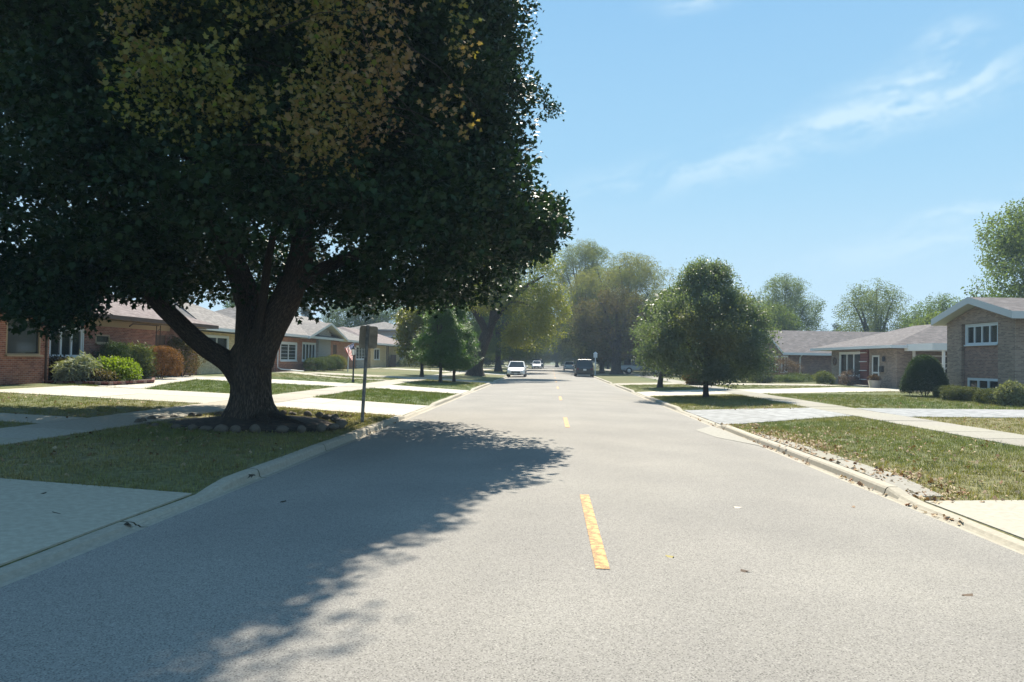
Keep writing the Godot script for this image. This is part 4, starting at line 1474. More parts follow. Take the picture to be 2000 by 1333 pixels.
# ------------------------------------------------------------------ houses
func houses_left() -> void:
	hs = -1.0
	var u := Vector3(0, 0, -1)
	var nrm := Vector3(1, 0, 0)
	var near := Vector3(0, 0, 1)
	# long red brick ranch behind the maple
	var y0 := 0.42
	var a := thing("brick_house", "long red brick ranch house behind the big maple, white bay window and brown gutter", "house", Vector3(-19.5, y0, -22.0))
	var ow := [[2.4, 1.05, 4.2, 2.32]]
	var om := [[5.2, 0.95, 7.9, 2.15], [8.8, 1.58, 9.8, 1.95], [13.6, 0.0, 14.6, 2.1]]
	var mb := MB.new()
	wall(mb, P(-3, 0, -0.9), u, 7.6, 2.5, nrm, [[5.4, 1.05, 7.1, 2.32]])
	mb.quad(P(4.6, 0, -0.9), P(4.6, 0, 0), P(4.6, 2.5, 0), P(4.6, 2.5, -0.9), P(1, 0, 0))
	wall(mb, P(4.6, 0, 0), u, 13.4, 2.5, nrm, om.map(func(q): return [q[0] - 4.6, q[1], q[2] - 4.6, q[3]]))
	mb.quad(P(18, 0, 0), P(18, 0, 10), P(18, 2.5, 10), P(18, 2.5, 0), P(1, 0, 0))
	mb.quad(P(-3, 0, -0.9), P(-3, 0, 10), P(-3, 2.5, 10), P(-3, 2.5, -0.9), P(-1, 0, 0))
	mb.quad(P(-3, 0, 10), P(18, 0, 10), P(18, 2.5, 10), P(-3, 2.5, 10), P(0, 0, 1))
	partb(a, "wall", mb, M.red_brick)
	inside(a, -2.8, 17.8, 0.2, 9.8, 2.5)
	window(a, P(-3, 0, -0.9), u, nrm, [5.4, 1.05, 7.1, 2.32], 1, M.tan_trim, {"fw": 0.05, "curtain": false})
	var bl := MB.new()
	bl.box(P(3.25, 1.72, -0.78), Vector3(0.01, 1.16, 1.58))
	partb(a, "window_blind", bl, M.curtain)
	window(a, P(4.6, 0, 0), u, nrm, [0.6, 0.95, 3.3, 2.15], 4, M.white, {"fw": 0.11, "trim": 0.06, "parted": true})
	window(a, P(4.6, 0, 0), u, nrm, [4.2, 1.58, 5.2, 1.95], 1, M.tan_trim, {"fw": 0.06})
	var db := MB.new()
	db.box(P(14.1, 1.05, 0.06), Vector3(0.05, 2.1, 0.98))
	partb(a, "door", db, M.wood)
	# the bay's apron under its sill
	var ap := MB.new()
	ap.box(P(6.55, 0.86, -0.09), Vector3(0.2, 0.17, 2.9))
	partb(a, "window_apron", ap, M.white)
	hip_roof(a, 3.6, 18.7, -0.85, 10.7, 2.78, 2.1, M.roof_pink, M.brown_trim, M.tan_trim)
	var w2 := MB.new()
	hip_roof(a, -3.6, 5.4, -1.75, 10.6, 2.80, 1.7, M.roof_pink, M.brown_trim, M.tan_trim, false)
	spout(a, 4.35, -0.9, 0.0, 2.45, M.brown_trim, 0.75)
	var beam := MB.new()
	beam.box(P(9.6, 2.46, -0.02), Vector3(0.05, 0.28, 10.6))
	partb(a, "frieze_board", beam, M.tan_trim)
	# iron lattice post of the porch
	var ir := MB.new()
	for s in [12.6, 12.95]:
		ir.bar(P(s, 0.05, -0.6), P(s, 2.55, -0.6), 0.03, 0.03)
	for k in 6:
		ir.bar(P(12.6, 0.2 + k * 0.4, -0.6), P(12.95, 0.4 + k * 0.4, -0.6), 0.02, 0.02)
	partb(a, "porch_post", ir, M.brown_trim)
	var br := MB.new()
	br.tube([P(10.4, 2.38, -0.55), P(10.6, 2.5, -0.58), P(12.8, 2.52, -0.6)], [0.03, 0.03, 0.03], 6)
	partb(a, "porch_bracket", br, M.brown_trim)

	# cream house between the two brick ones
	var b := thing("cream_house", "cream brick house half hidden behind the maple trunk, with a wide double window", "house", Vector3(-20.2, y0, -41.5))
	mb = MB.new()
	wall(mb, P(0, 0, 0), u, 9.0, 2.5, nrm, [[0.9, 0.95, 3.9, 2.25], [5.6, 0.95, 7.6, 2.1]])
	for e in [[0.0, -1.0], [9.0, 1.0]]:
		mb.quad(P(e[0], 0, 0), P(e[0], 0, 9), P(e[0], 2.5, 9), P(e[0], 2.5, 0), P(e[1], 0, 0))
	mb.quad(P(0, 0, 9), P(9, 0, 9), P(9, 2.5, 9), P(0, 2.5, 9), P(0, 0, 1))
	partb(b, "wall", mb, M.cream_brick)
	inside(b, 0.2, 8.8, 0.2, 8.8, 2.5)
	window(b, P(0, 0, 0), u, nrm, [0.9, 0.95, 3.9, 2.25], 2, M.white, {"trim": 0.08})
	window(b, P(0, 0, 0), u, nrm, [5.6, 0.95, 7.6, 2.1], 2, M.white, {"trim": 0.08})
	hip_roof(b, -0.7, 9.7, -0.8, 9.8, 2.72, 2.3, M.roof_grey, M.white, M.white)

	# orange brick house with the stone gable
	var c := thing("brick_house", "orange brick house with a stone chimney panel under a white gable and maroon siding", "house", Vector3(-19.5, y0, -51.5))
	mb = MB.new()
	var ops := [[1.1, 0.8, 4.4, 2.1], [5.8, 0.78, 9.0, 2.22], [14.0, 0.0, 15.2, 2.25], [21.9, 0.9, 25.4, 2.25]]
	wall(mb, P(0, 0, 0), u, 26.5, 2.55, nrm, ops)
	for e in [[0.0, -1.0], [26.5, 1.0]]:
		mb.quad(P(e[0], 0, 0), P(e[0], 0, 9), P(e[0], 2.55, 9), P(e[0], 2.55, 0), P(e[1], 0, 0))
	mb.quad(P(0, 0, 9), P(26.5, 0, 9), P(26.5, 2.55, 9), P(0, 2.55, 9), P(0, 0, 1))
	partb(c, "wall", mb, M.orange_brick)
	inside(c, 0.2, 26.3, 0.2, 8.8, 2.5)
	window(c, P(0, 0, 0), u, nrm, ops[0], 2, M.white, {"trim": 0.1, "grid": 5, "fw": 0.1})
	window(c, P(0, 0, 0), u, nrm, ops[1], 4, M.white, {"fw": 0.12, "trim": 0.05, "parted": true})
	window(c, P(0, 0, 0), u, nrm, ops[3], 3, M.white, {"fw": 0.12, "trim": 0.08, "grid": 4})
	db = MB.new()
	db.box(P(14.6, 1.12, 0.08), Vector3(0.05, 2.24, 1.18))
	partb(c, "door", db, M.wood)
	mb = MB.new()
	gable_wall(mb, 5.9, 15.9, -0.02, 2.56, 1.05)
	partb(c, "gable_siding", mb, M.maroon)
	mb = MB.new()
	mb.box(P(10.9, 1.6, -0.11), Vector3(0.2, 3.2, 3.4))
	mb.box(P(10.9, 3.35, -0.11), Vector3(0.2, 0.3, 2.2))
	partb(c, "stone_panel", mb, M.stone)
	mb = MB.new()
	mb.box(P(3.0, 0.28, -0.04), Vector3(0.08, 0.56, 5.9))
	partb(c, "brick_base", mb, M.red_brick)
	mb = MB.new()
	mb.box(P(23.6, 0.4, -0.08), Vector3(0.16, 0.8, 4.0))
	partb(c, "stone_base", mb, M.stone)
	hip_roof(c, -0.7, 27.2, -0.6, 9.6, 2.76, 2.25, M.roof_grey, M.white, M.white)
	gable_roof_across(c, 5.4, 16.4, -0.75, 4.6, 2.72, 1.32, M.roof_grey, M.white, 0.18, "gable_roof")
	mb = MB.new()
	mb.tube([P(0.4, 2.5, -0.07), P(0.4, 0.35, -0.07), P(0.6, 0.2, -0.25), P(3.6, 0.02, -0.9)], [0.05, 0.05, 0.05, 0.05], 6)
	partb(c, "downspout", mb, M.white)

	# tan house beyond
	var d := thing("brick_house", "tan brick house with a pinkish hip roof and a dark plank gate, beyond the flag", "house", Vector3(-19.5, y0, -79.5))
	mb = MB.new()
	wall(mb, P(0, 0, 0), u, 22.0, 2.5, nrm, [[1.5, 0.9, 4.0, 2.1], [15.5, 0.9, 17.6, 2.1]])
	for e in [[0.0, -1.0], [22.0, 1.0]]:
		mb.quad(P(e[0], 0, 0), P(e[0], 0, 9), P(e[0], 2.5, 9), P(e[0], 2.5, 0), P(e[1], 0, 0))
	mb.quad(P(0, 0, 9), P(22, 0, 9), P(22, 2.5, 9), P(0, 2.5, 9), P(0, 0, 1))
	partb(d, "wall", mb, M.cream_brick)
	inside(d, 0.2, 21.8, 0.2, 8.8, 2.5)
	window(d, P(0, 0, 0), u, nrm, [1.5, 0.9, 4.0, 2.1], 2, M.white, {"trim": 0.1})
	window(d, P(0, 0, 0), u, nrm, [15.5, 0.9, 17.6, 2.1], 2, M.white, {"trim": 0.1})
	hip_roof(d, -0.7, 22.7, -0.8, 9.8, 2.72, 1.9, M.roof_pink, M.white, M.white)
	for k in 7:
		mb = MB.new()
		mb.box(P(8.7 + k * 0.42, 0.75, -0.35), Vector3(0.05, 1.5 + 0.06 * sin(k * 3.0), 0.36))
		partb(d, "gate_plank", mb, M.wood)
	mb = MB.new()
	for s in [5.6, 6.3]:
		mb.box(P(s, 1.25, -0.5), Vector3(0.09, 2.5, 0.09))
	partb(d, "porch_post", mb, M.brown_trim)
	# two-storey house behind it
	var e2 := thing("two_storey_house", "grey two-storey house with a white double window above the tan house's roof", "house", Vector3(-20.6, 0.42, -104.0))
	mb = MB.new()
	wall(mb, Vector3(-8.0, 0, 0), Vector3(1, 0, 0), 8.0, 4.9, near, [[4.9, 3.35, 6.7, 4.15]])
	mb.quad(P(0, 0, 0), P(9, 0, 0), P(9, 4.9, 0), P(0, 4.9, 0), nrm)
	mb.quad(P(0, 0, 8), P(9, 0, 8), P(9, 4.9, 8), P(0, 4.9, 8), -nrm)
	mb.quad(P(9, 0, 0), P(9, 0, 8), P(9, 4.9, 8), P(9, 4.9, 0), P(1, 0, 0))
	partb(e2, "wall", mb, M.grey_siding)
	inside(e2, 0.2, 8.8, 0.2, 7.8, 4.8)
	window(e2, Vector3(-8.0, 0, 0), Vector3(1, 0, 0), near, [4.9, 3.35, 6.7, 4.15], 2, M.white, {"fw": 0.1, "trim": 0.08, "rail": 0.5})
	hip_roof(e2, -0.6, 9.6, -0.6, 8.6, 5.1, 1.3, M.roof_grey, M.grey_siding, M.white)
	# pale house far down the street
	var f := thing("white_house", "pale house far down the left side, glimpsed beyond the second big tree", "house", Vector3(-17.5, y0, -112.0))
	mb = MB.new()
	wall(mb, P(0, 0, 0), u, 15.0, 2.6, nrm, [[2.0, 0.9, 4.6, 2.1], [9.0, 0.9, 11.6, 2.1]])
	wall(mb, Vector3(-9, 0, 0), Vector3(1, 0, 0), 9.0, 2.6, near, [[3.0, 0.9, 5.0, 2.1]])
	mb.quad(P(15, 0, 0), P(15, 0, 9), P(15, 2.6, 9), P(15, 2.6, 0), P(1, 0, 0))
	partb(f, "wall", mb, M.tan_brick)
	inside(f, 0.2, 14.8, 0.2, 8.8, 2.5)
	window(f, P(0, 0, 0), u, nrm, [2.0, 0.9, 4.6, 2.1], 3, M.white, {"trim": 0.1})
	window(f, P(0, 0, 0), u, nrm, [9.0, 0.9, 11.6, 2.1], 3, M.white, {"trim": 0.1})
	window(f, Vector3(-9, 0, 0), Vector3(1, 0, 0), near, [3.0, 0.9, 5.0, 2.1], 2, M.white, {"trim": 0.1})
	hip_roof(f, -0.7, 15.7, -0.7, 9.7, 2.8, 2.0, M.roof_grey, M.white, M.white)

func houses_right() -> void:
	hs = 1.0
	var u := Vector3(0, 0, -1)
	var nrm := Vector3(-1, 0, 0)
	var near := Vector3(0, 0, 1)
	var y0 := 0.22
	# split-level at the right edge
	var a := thing("split_level_house", "tan brick split-level house with white-edged gable and two window rows, right edge", "house", Vector3(20.0, y0, -32.5))
	var mb := MB.new()
	var up_op := [1.84, 2.54, 4.39, 3.47]
	var lo_op := [1.72, 0.14, 4.29, 0.97]
	# pilasters at both sides, a darker recessed panel between
	wall(mb, P(0.4, 0, -0.12), u, 1.25, 3.62, nrm, [])
	wall(mb, P(4.6, 0, -0.12), u, 1.3, 3.62, nrm, [])
	mb.quad(P(1.65, 0, -0.12), P(1.65, 0, 0.02), P(1.65, 3.62, 0.02), P(1.65, 3.62, -0.12), P(1, 0, 0))
	mb.quad(P(4.6, 0, -0.12), P(4.6, 0, 0.02), P(4.6, 3.62, 0.02), P(4.6, 3.62, -0.12), P(-1, 0, 0))
	gable_wall(mb, 0.15, 6.15, -0.115, 3.6, 0.8)
	mb.quad(P(1.65, 3.55, -0.12), P(4.6, 3.55, -0.12), P(4.6, 3.64, -0.12), P(1.65, 3.64, -0.12), nrm)
	mb.quad(P(1.65, 3.55, -0.12), P(4.6, 3.55, -0.12), P(4.6, 3.55, 0.02), P(1.65, 3.55, 0.02), Vector3.DOWN)
	wall(mb, P(0.4, 0, -0.12), Vector3(1, 0, 0), 11.6, 3.62, near, [])
	mb.quad(P(5.9, 0, -0.12), P(5.9, 0, 11.5), P(5.9, 3.62, 11.5), P(5.9, 3.62, -0.12), P(1, 0, 0))
	mb.quad(P(0.4, 0, 11.5), P(5.9, 0, 11.5), P(5.9, 3.62, 11.5), P(0.4, 3.62, 11.5), P(0, 0, 1))
	partb(a, "wall", mb, M.tan_brick)
	mb = MB.new()
	wall(mb, P(1.65, 0, 0.02), u, 2.95, 3.55, nrm, [[up_op[0] - 1.65, up_op[1], up_op[2] - 1.65, up_op[3]], [lo_op[0] - 1.65, lo_op[1], lo_op[2] - 1.65, lo_op[3]]])
	partb(a, "wall_panel", mb, M.brown_brick)
	inside(a, 0.6, 5.8, 0.3, 11.3, 3.5)
	var frame := mat(lin(0.5, 0.56, 0.6), 0.5)
	window(a, P(0, 0, 0.02), u, nrm, up_op, 4, frame, {"fw": 0.09, "curtain": true, "trim": 0.06})
	window(a, P(0, 0, 0.02), u, nrm, lo_op, 3, frame, {"fw": 0.12, "rail": 0.42, "curtain": false})
	gable_roof_across(a, -0.2, 6.5, -0.62, 12.0, 3.86, 0.88, M.roof_brown, M.pale_trim, 0.30)

	# ranch with the carport
	var b := thing("ranch_house", "tan brick ranch house with a white storm door, triple window and hip roof", "house", Vector3(22.0, y0, -48.5))
	mb = MB.new()
	var ops := [[2.5, 0.0, 3.75, 2.2], [5.4, 0.68, 9.3, 2.4]]
	wall(mb, P(0, 0, 0), u, 11.0, 2.6, nrm, ops)
	wall(mb, P(0, 0, 0), Vector3(1, 0, 0), 10.5, 2.6, near, [[1.9, 0.9, 4.2, 2.2]])
	mb.quad(P(11, 0, 0), P(11, 0, 10), P(11, 2.6, 10), P(11, 2.6, 0), P(1, 0, 0))
	mb.quad(P(0, 0, 10), P(11, 0, 10), P(11, 2.6, 10), P(0, 2.6, 10), P(0, 0, 1))
	partb(b, "wall", mb, M.tan_brick)
	inside(b, 0.2, 10.8, 0.2, 9.8, 2.5)
	window(b, P(0, 0, 0), u, nrm, ops[1], 3, M.white, {"fw": 0.13, "trim": 0.06})
	window(b, P(0, 0, 0), Vector3(1, 0, 0), near, [1.9, 0.9, 4.2, 2.2], 1, M.white, {"fw": 0.1, "rail": 0.6})
	mb = MB.new()
	mb.box(P(4.75, 1.3, -0.05), Vector3(0.1, 2.55, 1.25))
	partb(b, "brick_panel", mb, M.maroon)
	for k in 4:
		mb = MB.new()
		mb.box(P(4.75, 0.5 + 0.62 * k, -0.16), Vector3(0.14, 0.05, 1.0))
		partb(b, "ledge", mb, M.white)
	mb = MB.new()
	mb.box(P(7.35, 0.34, -0.05), Vector3(0.1, 0.66, 4.0))
	partb(b, "brick_base", mb, M.red_brick)
	var dr := MB.new()
	for y in [0.12, 1.0, 2.12]:
		dr.box(P(3.12, y, 0.03), Vector3(0.06, 0.22 if y < 0.5 else 0.1, 0.95))
	dr.box(P(3.12, 0.42, 0.03), Vector3(0.05, 0.5, 0.95))
	for s in [2.64, 3.6]:
		dr.box(P(s, 1.1, 0.03), Vector3(0.06, 2.16, 0.13))
	var door := partb(b, "door", dr, M.white)
	mb = MB.new()
	mb.box(P(3.12, 1.37, 0.035), Vector3(0.012, 1.36, 0.86))
	partb(door, "pane", mb, M.glass)
	mb = MB.new()
	mb.box(P(3.12, 1.1, 0.16), Vector3(0.04, 2.1, 0.95))
	partb(b, "inner_door", mb, M.wood)
	mb = MB.new()
	mb.box(P(3.1, 0.06, -0.55), Vector3(1.1, 0.14, 1.7))
	partb(b, "door_step", mb, M.concrete_old)
	mb = MB.new()
	mb.box(P(2.05, 1.25, -0.07), Vector3(0.13, 0.38, 0.42))
	partb(b, "letter_box", mb, M.black_metal)
	mb = MB.new()
	mb.lathe([Vector2(0.05, 0.0), Vector2(0.09, 0.06), Vector2(0.09, 0.3), Vector2(0.03, 0.36)], 8, P(1.6, 1.75, -0.13))
	partb(b, "wall_lamp", mb, M.black_metal)
	var wr := MB.new()
	for k in 14:
		var an := TAU * k / 14
		wr.tube([P(10.2 + cos(an) * 0.26, 1.75 + sin(an) * 0.26, -0.06), P(10.2 + cos(an + 0.45) * 0.26, 1.75 + sin(an + 0.45) * 0.26, -0.06)], [0.06, 0.07], 5)
	partb(b, "wreath", wr, M.wood)
	hip_roof(b, -0.6, 13.9, -0.65, 10.6, 2.78, 1.72, M.roof_brown, M.white, M.white)
	for q in [[7.0, 3.6, 3.5], [9.0, 3.9, 4.2]]:
		var vm := MB.new()
		vm.lathe([Vector2(0.09, -0.6), Vector2(0.09, 0.22), Vector2(0.14, 0.24), Vector2(0.13, 0.3)], 10, P(q[0], q[1], q[2]))
		partb(b, "roof_vent", vm, M.galv)
	# carport
	mb = MB.new()
	mb.box(P(-1.9, 2.65, 5.2), Vector3(9.6, 0.42, 3.5))
	partb(b, "carport_roof", mb, M.white)
	for q in [[-0.35, 0.9], [-3.5, 1.1], [-3.5, 5.0]]:
		mb = MB.new()
		mb.box(P(q[0], 1.22, q[1]), Vector3(0.13, 2.45, 0.13))
		partb(b, "carport_post", mb, M.white)

	# ranch behind it, ridge across
	var c := thing("ranch_house", "brown brick house with a wide grey-pink roof and a white downspout, behind the ranch", "house", Vector3(21.4, 0.2, -67.0))
	mb = MB.new()
	wall(mb, P(1.0, 0, 0), Vector3(1, 0, 0), 11.5, 2.4, near, [])
	wall(mb, P(1.0, 0, 0), u, 10.8, 2.4, nrm, [[0.35, 0.75, 2.1, 2.2], [3.2, 0.75, 6.0, 2.2]])
	gable_wall(mb, 1.0, 11.8, 0.0, 2.38, 1.95)
	mb.quad(P(11.8, 0, 0), P(11.8, 0, 11.5), P(11.8, 2.4, 11.5), P(11.8, 2.4, 0), P(1, 0, 0))
	mb.quad(P(1, 0, 11.5), P(11.8, 0, 11.5), P(11.8, 2.4, 11.5), P(1, 2.4, 11.5), P(0, 0, 1))
	partb(c, "wall", mb, M.brown_brick)
	inside(c, 1.2, 11.6, 0.2, 11.3, 2.4)
	window(c, P(1.0, 0, 0), u, nrm, [0.35, 0.75, 2.1, 2.2], 2, M.white, {"fw": 0.1, "trim": 0.06})
	window(c, P(1.0, 0, 0), u, nrm, [3.2, 0.75, 6.0, 2.2], 3, M.white, {"fw": 0.1, "trim": 0.06})
	gable_roof_across(c, 0.35, 12.4, -0.7, 12.2, 2.52, 2.25, M.roof_brown, M.white, 0.2)
	mb = MB.new()
	mb.tube([P(0.5, 2.3, 0.95), P(0.93, 2.1, 0.95), P(0.93, 0.1, 0.95)], [0.07, 0.07, 0.07], 6)
	partb(c, "downspout", mb, M.white)

	var e := thing("ranch_house", "pale house behind the silver pickup on the right, mostly behind trees", "house", Vector3(19.5, 0.2, -98.0))
	mb = MB.new()
	wall(mb, P(0, 0, 0), u, 16.0, 2.5, nrm, [[2.0, 0.8, 4.6, 2.1], [9.0, 0.8, 11.6, 2.1]])
	wall(mb, P(0, 0, 0), Vector3(1, 0, 0), 10.0, 2.5, near, [[3.0, 0.8, 5.5, 2.1]])
	mb.quad(P(16, 0, 0), P(16, 0, 10), P(16, 2.5, 10), P(16, 2.5, 0), P(1, 0, 0))
	partb(e, "wall", mb, M.cream_brick)
	inside(e, 0.2, 15.8, 0.2, 9.8, 2.5)
	window(e, P(0, 0, 0), u, nrm, [2.0, 0.8, 4.6, 2.1], 3, M.white, {"trim": 0.08})
	window(e, P(0, 0, 0), u, nrm, [9.0, 0.8, 11.6, 2.1], 3, M.white, {"trim": 0.08})
	window(e, P(0, 0, 0), Vector3(1, 0, 0), near, [3.0, 0.8, 5.5, 2.1], 2, M.white, {"trim": 0.08})
	hip_roof(e, -0.7, 16.7, -0.7, 10.7, 2.7, 2.2, M.roof_grey, M.white, M.white)

# ------------------------------------------------------------------ planting
func shrubs() -> void:
	var small := cluster("oval", 16, 0.045, 0.1, 0.3)
	var mid := cluster("oval", 14, 0.075, 0.16, 0.3)
	var needle := cluster("narrow", 22, 0.1, 0.11, 0.2)
	var spray := cluster("narrow", 16, 0.16, 0.2, 0.6, 1.4)
	var green := Color(0.035, 0.06, 0.02)
	var green2 := Color(0.06, 0.095, 0.03)
	# left, before the red brick house
	bush("silver_shrub", "silvery grey spiky shrub beside the driveway under the bay window", "shrub", -17.75, 27.0, Vector3(0.7, 0.42, 0.65), {"count": 260, "mesh": cluster("narrow", 16, 0.2, 0.1, 0.1, 2.2), "a": Color(0.17, 0.2, 0.14), "b": Color(0.3, 0.33, 0.25), "loose": 0.3, "spike": true})
	bush("lime_shrub", "bright lime green leafy shrub at the corner of the flower bed", "shrub", -17.0, 28.2, Vector3(0.88, 0.45, 0.8), {"count": 520, "mesh": mid, "a": Color(0.13, 0.2, 0.02), "b": Color(0.24, 0.28, 0.04), "loose": 0.16, "mat": M.leaf})
	bush("low_shrub", "low olive brown shrub in front of the lime green one", "shrub", -17.05, 27.2, Vector3(0.65, 0.22, 0.45), {"count": 220, "mesh": mid, "a": Color(0.1, 0.1, 0.035), "b": Color(0.15, 0.12, 0.06), "loose": 0.2})
	bush("barberry_hedge", "rounded clipped shrub with orange brown top beside the house walk", "shrub", -18.0, 33.4, Vector3(0.88, 0.74, 0.85), {"count": 1100, "mesh": small, "a": Color(0.13, 0.075, 0.03), "b": Color(0.22, 0.1, 0.035), "square": 0.8, "loose": 0.05})
	bush("yew_shrub", "dark green spreading yew under the small house window", "shrub", -18.5, 30.6, Vector3(0.75, 0.75, 0.6), {"count": 620, "mesh": needle, "a": Color(0.025, 0.045, 0.016), "b": Color(0.05, 0.085, 0.025), "loose": 0.25})
	bush("yew_shrub", "light green arching evergreen just right of the dark yew", "shrub", -18.3, 31.9, Vector3(0.7, 0.65, 0.55), {"count": 420, "mesh": spray, "a": Color(0.07, 0.1, 0.03), "b": Color(0.13, 0.15, 0.06), "loose": 0.3})
	bush("clipped_hedge", "low dark clipped hedge between the silver and lime shrubs", "hedge", -18.6, 29.1, Vector3(0.5, 0.45, 1.0), {"count": 520, "mesh": small, "a": green, "b": green2, "square": 0.6})
	bush("burning_bush", "loose shrub with orange turning leaves behind the clipped brown one", "shrub", -18.8, 37.0, Vector3(0.8, 0.95, 0.8), {"count": 460, "mesh": mid, "a": Color(0.2, 0.1, 0.03), "b": Color(0.1, 0.09, 0.03), "loose": 0.3})
	bush("dark_shrub", "dark shrub in shade at the foot of the bay window", "shrub", -18.9, 27.6, Vector3(0.5, 0.45, 0.8), {"count": 260, "mesh": mid, "a": Color(0.035, 0.04, 0.02), "b": Color(0.06, 0.05, 0.03), "loose": 0.2})
	# before the orange brick house
	for k in 3:
		bush("boxwood_shrub", ["clipped dark green shrub, nearest of three before the stone panel", "clipped dark green shrub, middle of three before the stone panel", "clipped dark green shrub, farthest of three before the stone panel"][k], "shrub", -18.2, 56.6 + k * 2.1, Vector3(0.9, 0.5 + 0.04 * k, 1.1), {"count": 620, "mesh": small, "a": Color(0.03, 0.055, 0.018), "b": Color(0.07, 0.1, 0.03), "square": 0.8, "group": "clipped shrubs before the orange brick house"})
	bush("yellow_shrub", "round yellow-topped shrub right of the clipped dark ones", "shrub", -18.3, 62.3, Vector3(0.95, 0.6, 0.9), {"count": 620, "mesh": mid, "a": Color(0.12, 0.14, 0.03), "b": Color(0.2, 0.19, 0.05), "loose": 0.1})
	bush("mounded_shrub", "low mounded green shrub before the tan house", "shrub", -17.2, 92.0, Vector3(2.0, 0.55, 1.6), {"count": 520, "mesh": mid, "a": green2, "b": Color(0.09, 0.11, 0.04), "loose": 0.15})
	bush("dark_shrub", "dark red-brown shrub right of the second street tree on the left", "shrub", -9.0, 82.0, Vector3(1.3, 0.85, 1.2), {"count": 420, "mesh": mid, "a": Color(0.05, 0.03, 0.025), "b": Color(0.08, 0.05, 0.03), "loose": 0.2})
	# right, before the split-level
	bush("yew_cone", "tall cone shaped clipped yew at the corner of the split-level house", "shrub", 18.05, 36.9, Vector3(1.0, 0.96, 1.0), {"count": 3000, "mesh": needle, "a": Color(0.022, 0.042, 0.02), "b": Color(0.045, 0.075, 0.03), "cone": true, "loose": 0.03, "inner": 0.9})
	var rd := [[18.4, 35.2, 0.6, 0.27], [18.25, 34.0, 0.55, 0.26], [17.85, 33.1, 0.76, 0.27], [18.0, 30.5, 0.9, 0.29]]
	for k in 4:
		bush("round_boxwood", ["rounded clipped boxwood next to the cone yew", "rounded clipped boxwood half behind the widest one", "widest rounded clipped boxwood under the lower windows", "flat rounded boxwood right of the lower windows"][k], "shrub", rd[k][0], rd[k][1], Vector3(rd[k][2], rd[k][3], rd[k][2]), {"count": 1000, "mesh": small, "a": Color(0.055, 0.075, 0.025), "b": Color(0.115, 0.125, 0.045), "square": 0.72, "loose": 0.04, "inner": 0.9, "group": "rounded shrubs before the split-level house"})
	bush("variegated_shrub", "pale leafed shrub at the right edge before the split-level", "shrub", 17.6, 29.3, Vector3(0.5, 0.4, 0.45), {"count": 380, "mesh": mid, "a": Color(0.14, 0.17, 0.08), "b": Color(0.22, 0.23, 0.13), "loose": 0.15})
	# before the ranch houses
	bush("yellow_shrub", "small yellow shrub at the tip of the ranch house's flower bed", "shrub", 20.4, 56.6, Vector3(0.6, 0.42, 0.6), {"count": 380, "mesh": mid, "a": Color(0.19, 0.19, 0.04), "b": Color(0.12, 0.15, 0.05), "loose": 0.2})
	bush("rose_bush", "thin rose bush with pale flowers under the triple window", "shrub", 21.2, 54.0, Vector3(0.6, 0.5, 0.6), {"count": 150, "mesh": mid, "a": Color(0.05, 0.045, 0.03), "b": Color(0.16, 0.11, 0.11), "loose": 0.35})
	bush("smoke_bush", "large dusky red-brown bush at the corner of the brown brick house", "shrub", 18.8, 64.5, Vector3(2.4, 1.0, 1.6), {"count": 900, "mesh": mid, "a": Color(0.09, 0.06, 0.055), "b": Color(0.16, 0.11, 0.09), "loose": 0.2})
	bush("pale_shrub", "pale yellow-green leafy shrub left of the dusky red bush", "shrub", 15.0, 58.5, Vector3(1.0, 0.55, 0.9), {"count": 480, "mesh": mid, "a": Color(0.13, 0.16, 0.05), "b": Color(0.21, 0.21, 0.08), "loose": 0.25, "mat": M.leaf})
	bush("grey_shrub", "small grey-green shrub tucked under the pale yellow-green one", "shrub", 16.2, 57.5, Vector3(0.7, 0.4, 0.7), {"count": 300, "mesh": mid, "a": Color(0.07, 0.09, 0.06), "b": Color(0.11, 0.12, 0.09), "loose": 0.2})
	bush("hosta_bed", "low leafy green plants along the foot of the dusky bush", "plants", 18.0, 59.8, Vector3(2.3, 0.24, 0.6), {"count": 520, "mesh": mid, "a": Color(0.08, 0.12, 0.04), "b": Color(0.15, 0.19, 0.08), "loose": 0.3})
	bush("hosta_bed", "low leafy green plants before the white downspout", "plants", 20.6, 62.5, Vector3(1.3, 0.3, 0.6), {"count": 320, "mesh": mid, "a": Color(0.08, 0.12, 0.04), "b": Color(0.13, 0.16, 0.07), "loose": 0.3})
	bush("ornamental_grass", "tan clump of ornamental grass behind the round street tree's trunk", "grass clump", 10.25, 51.5, Vector3(0.9, 0.55, 0.8), {"count": 520, "mesh": cluster("narrow", 14, 0.36, 0.14, 0.1, 1.0), "a": Color(0.17, 0.12, 0.07), "b": Color(0.25, 0.17, 0.1), "loose": 0.25, "spike": true})
	for k in 3:
		bush("dark_hedge", ["dark clipped hedge nearest the pickup's driveway", "middle block of the dark hedge beyond the pickup", "dark hedge block behind the round street tree"][k], "hedge", 10.4 + k * 2.9, 74.0 + k * 1.2, Vector3(1.5, 0.62, 0.8), {"count": 420, "mesh": mid, "a": Color(0.02, 0.032, 0.016), "b": Color(0.04, 0.05, 0.025), "square": 0.6})
	# pot by the storm door
	var pt := thing("planter", "pale square planter with reddish grass beside the white storm door", "planter", Vector3(21.1, gy(21.1), -49.6))
	var mb := MB.new()
	mb.loft([[Vector3(-0.24, 0, -0.24), Vector3(0.24, 0, -0.24), Vector3(0.24, 0, 0.24), Vector3(-0.24, 0, 0.24)], [Vector3(-0.31, 0.5, -0.31), Vector3(0.31, 0.5, -0.31), Vector3(0.31, 0.5, 0.31), Vector3(-0.31, 0.5, 0.31)]])
	partb(pt, "pot", mb, M.terracotta)
	var sp := []
	var tn := []
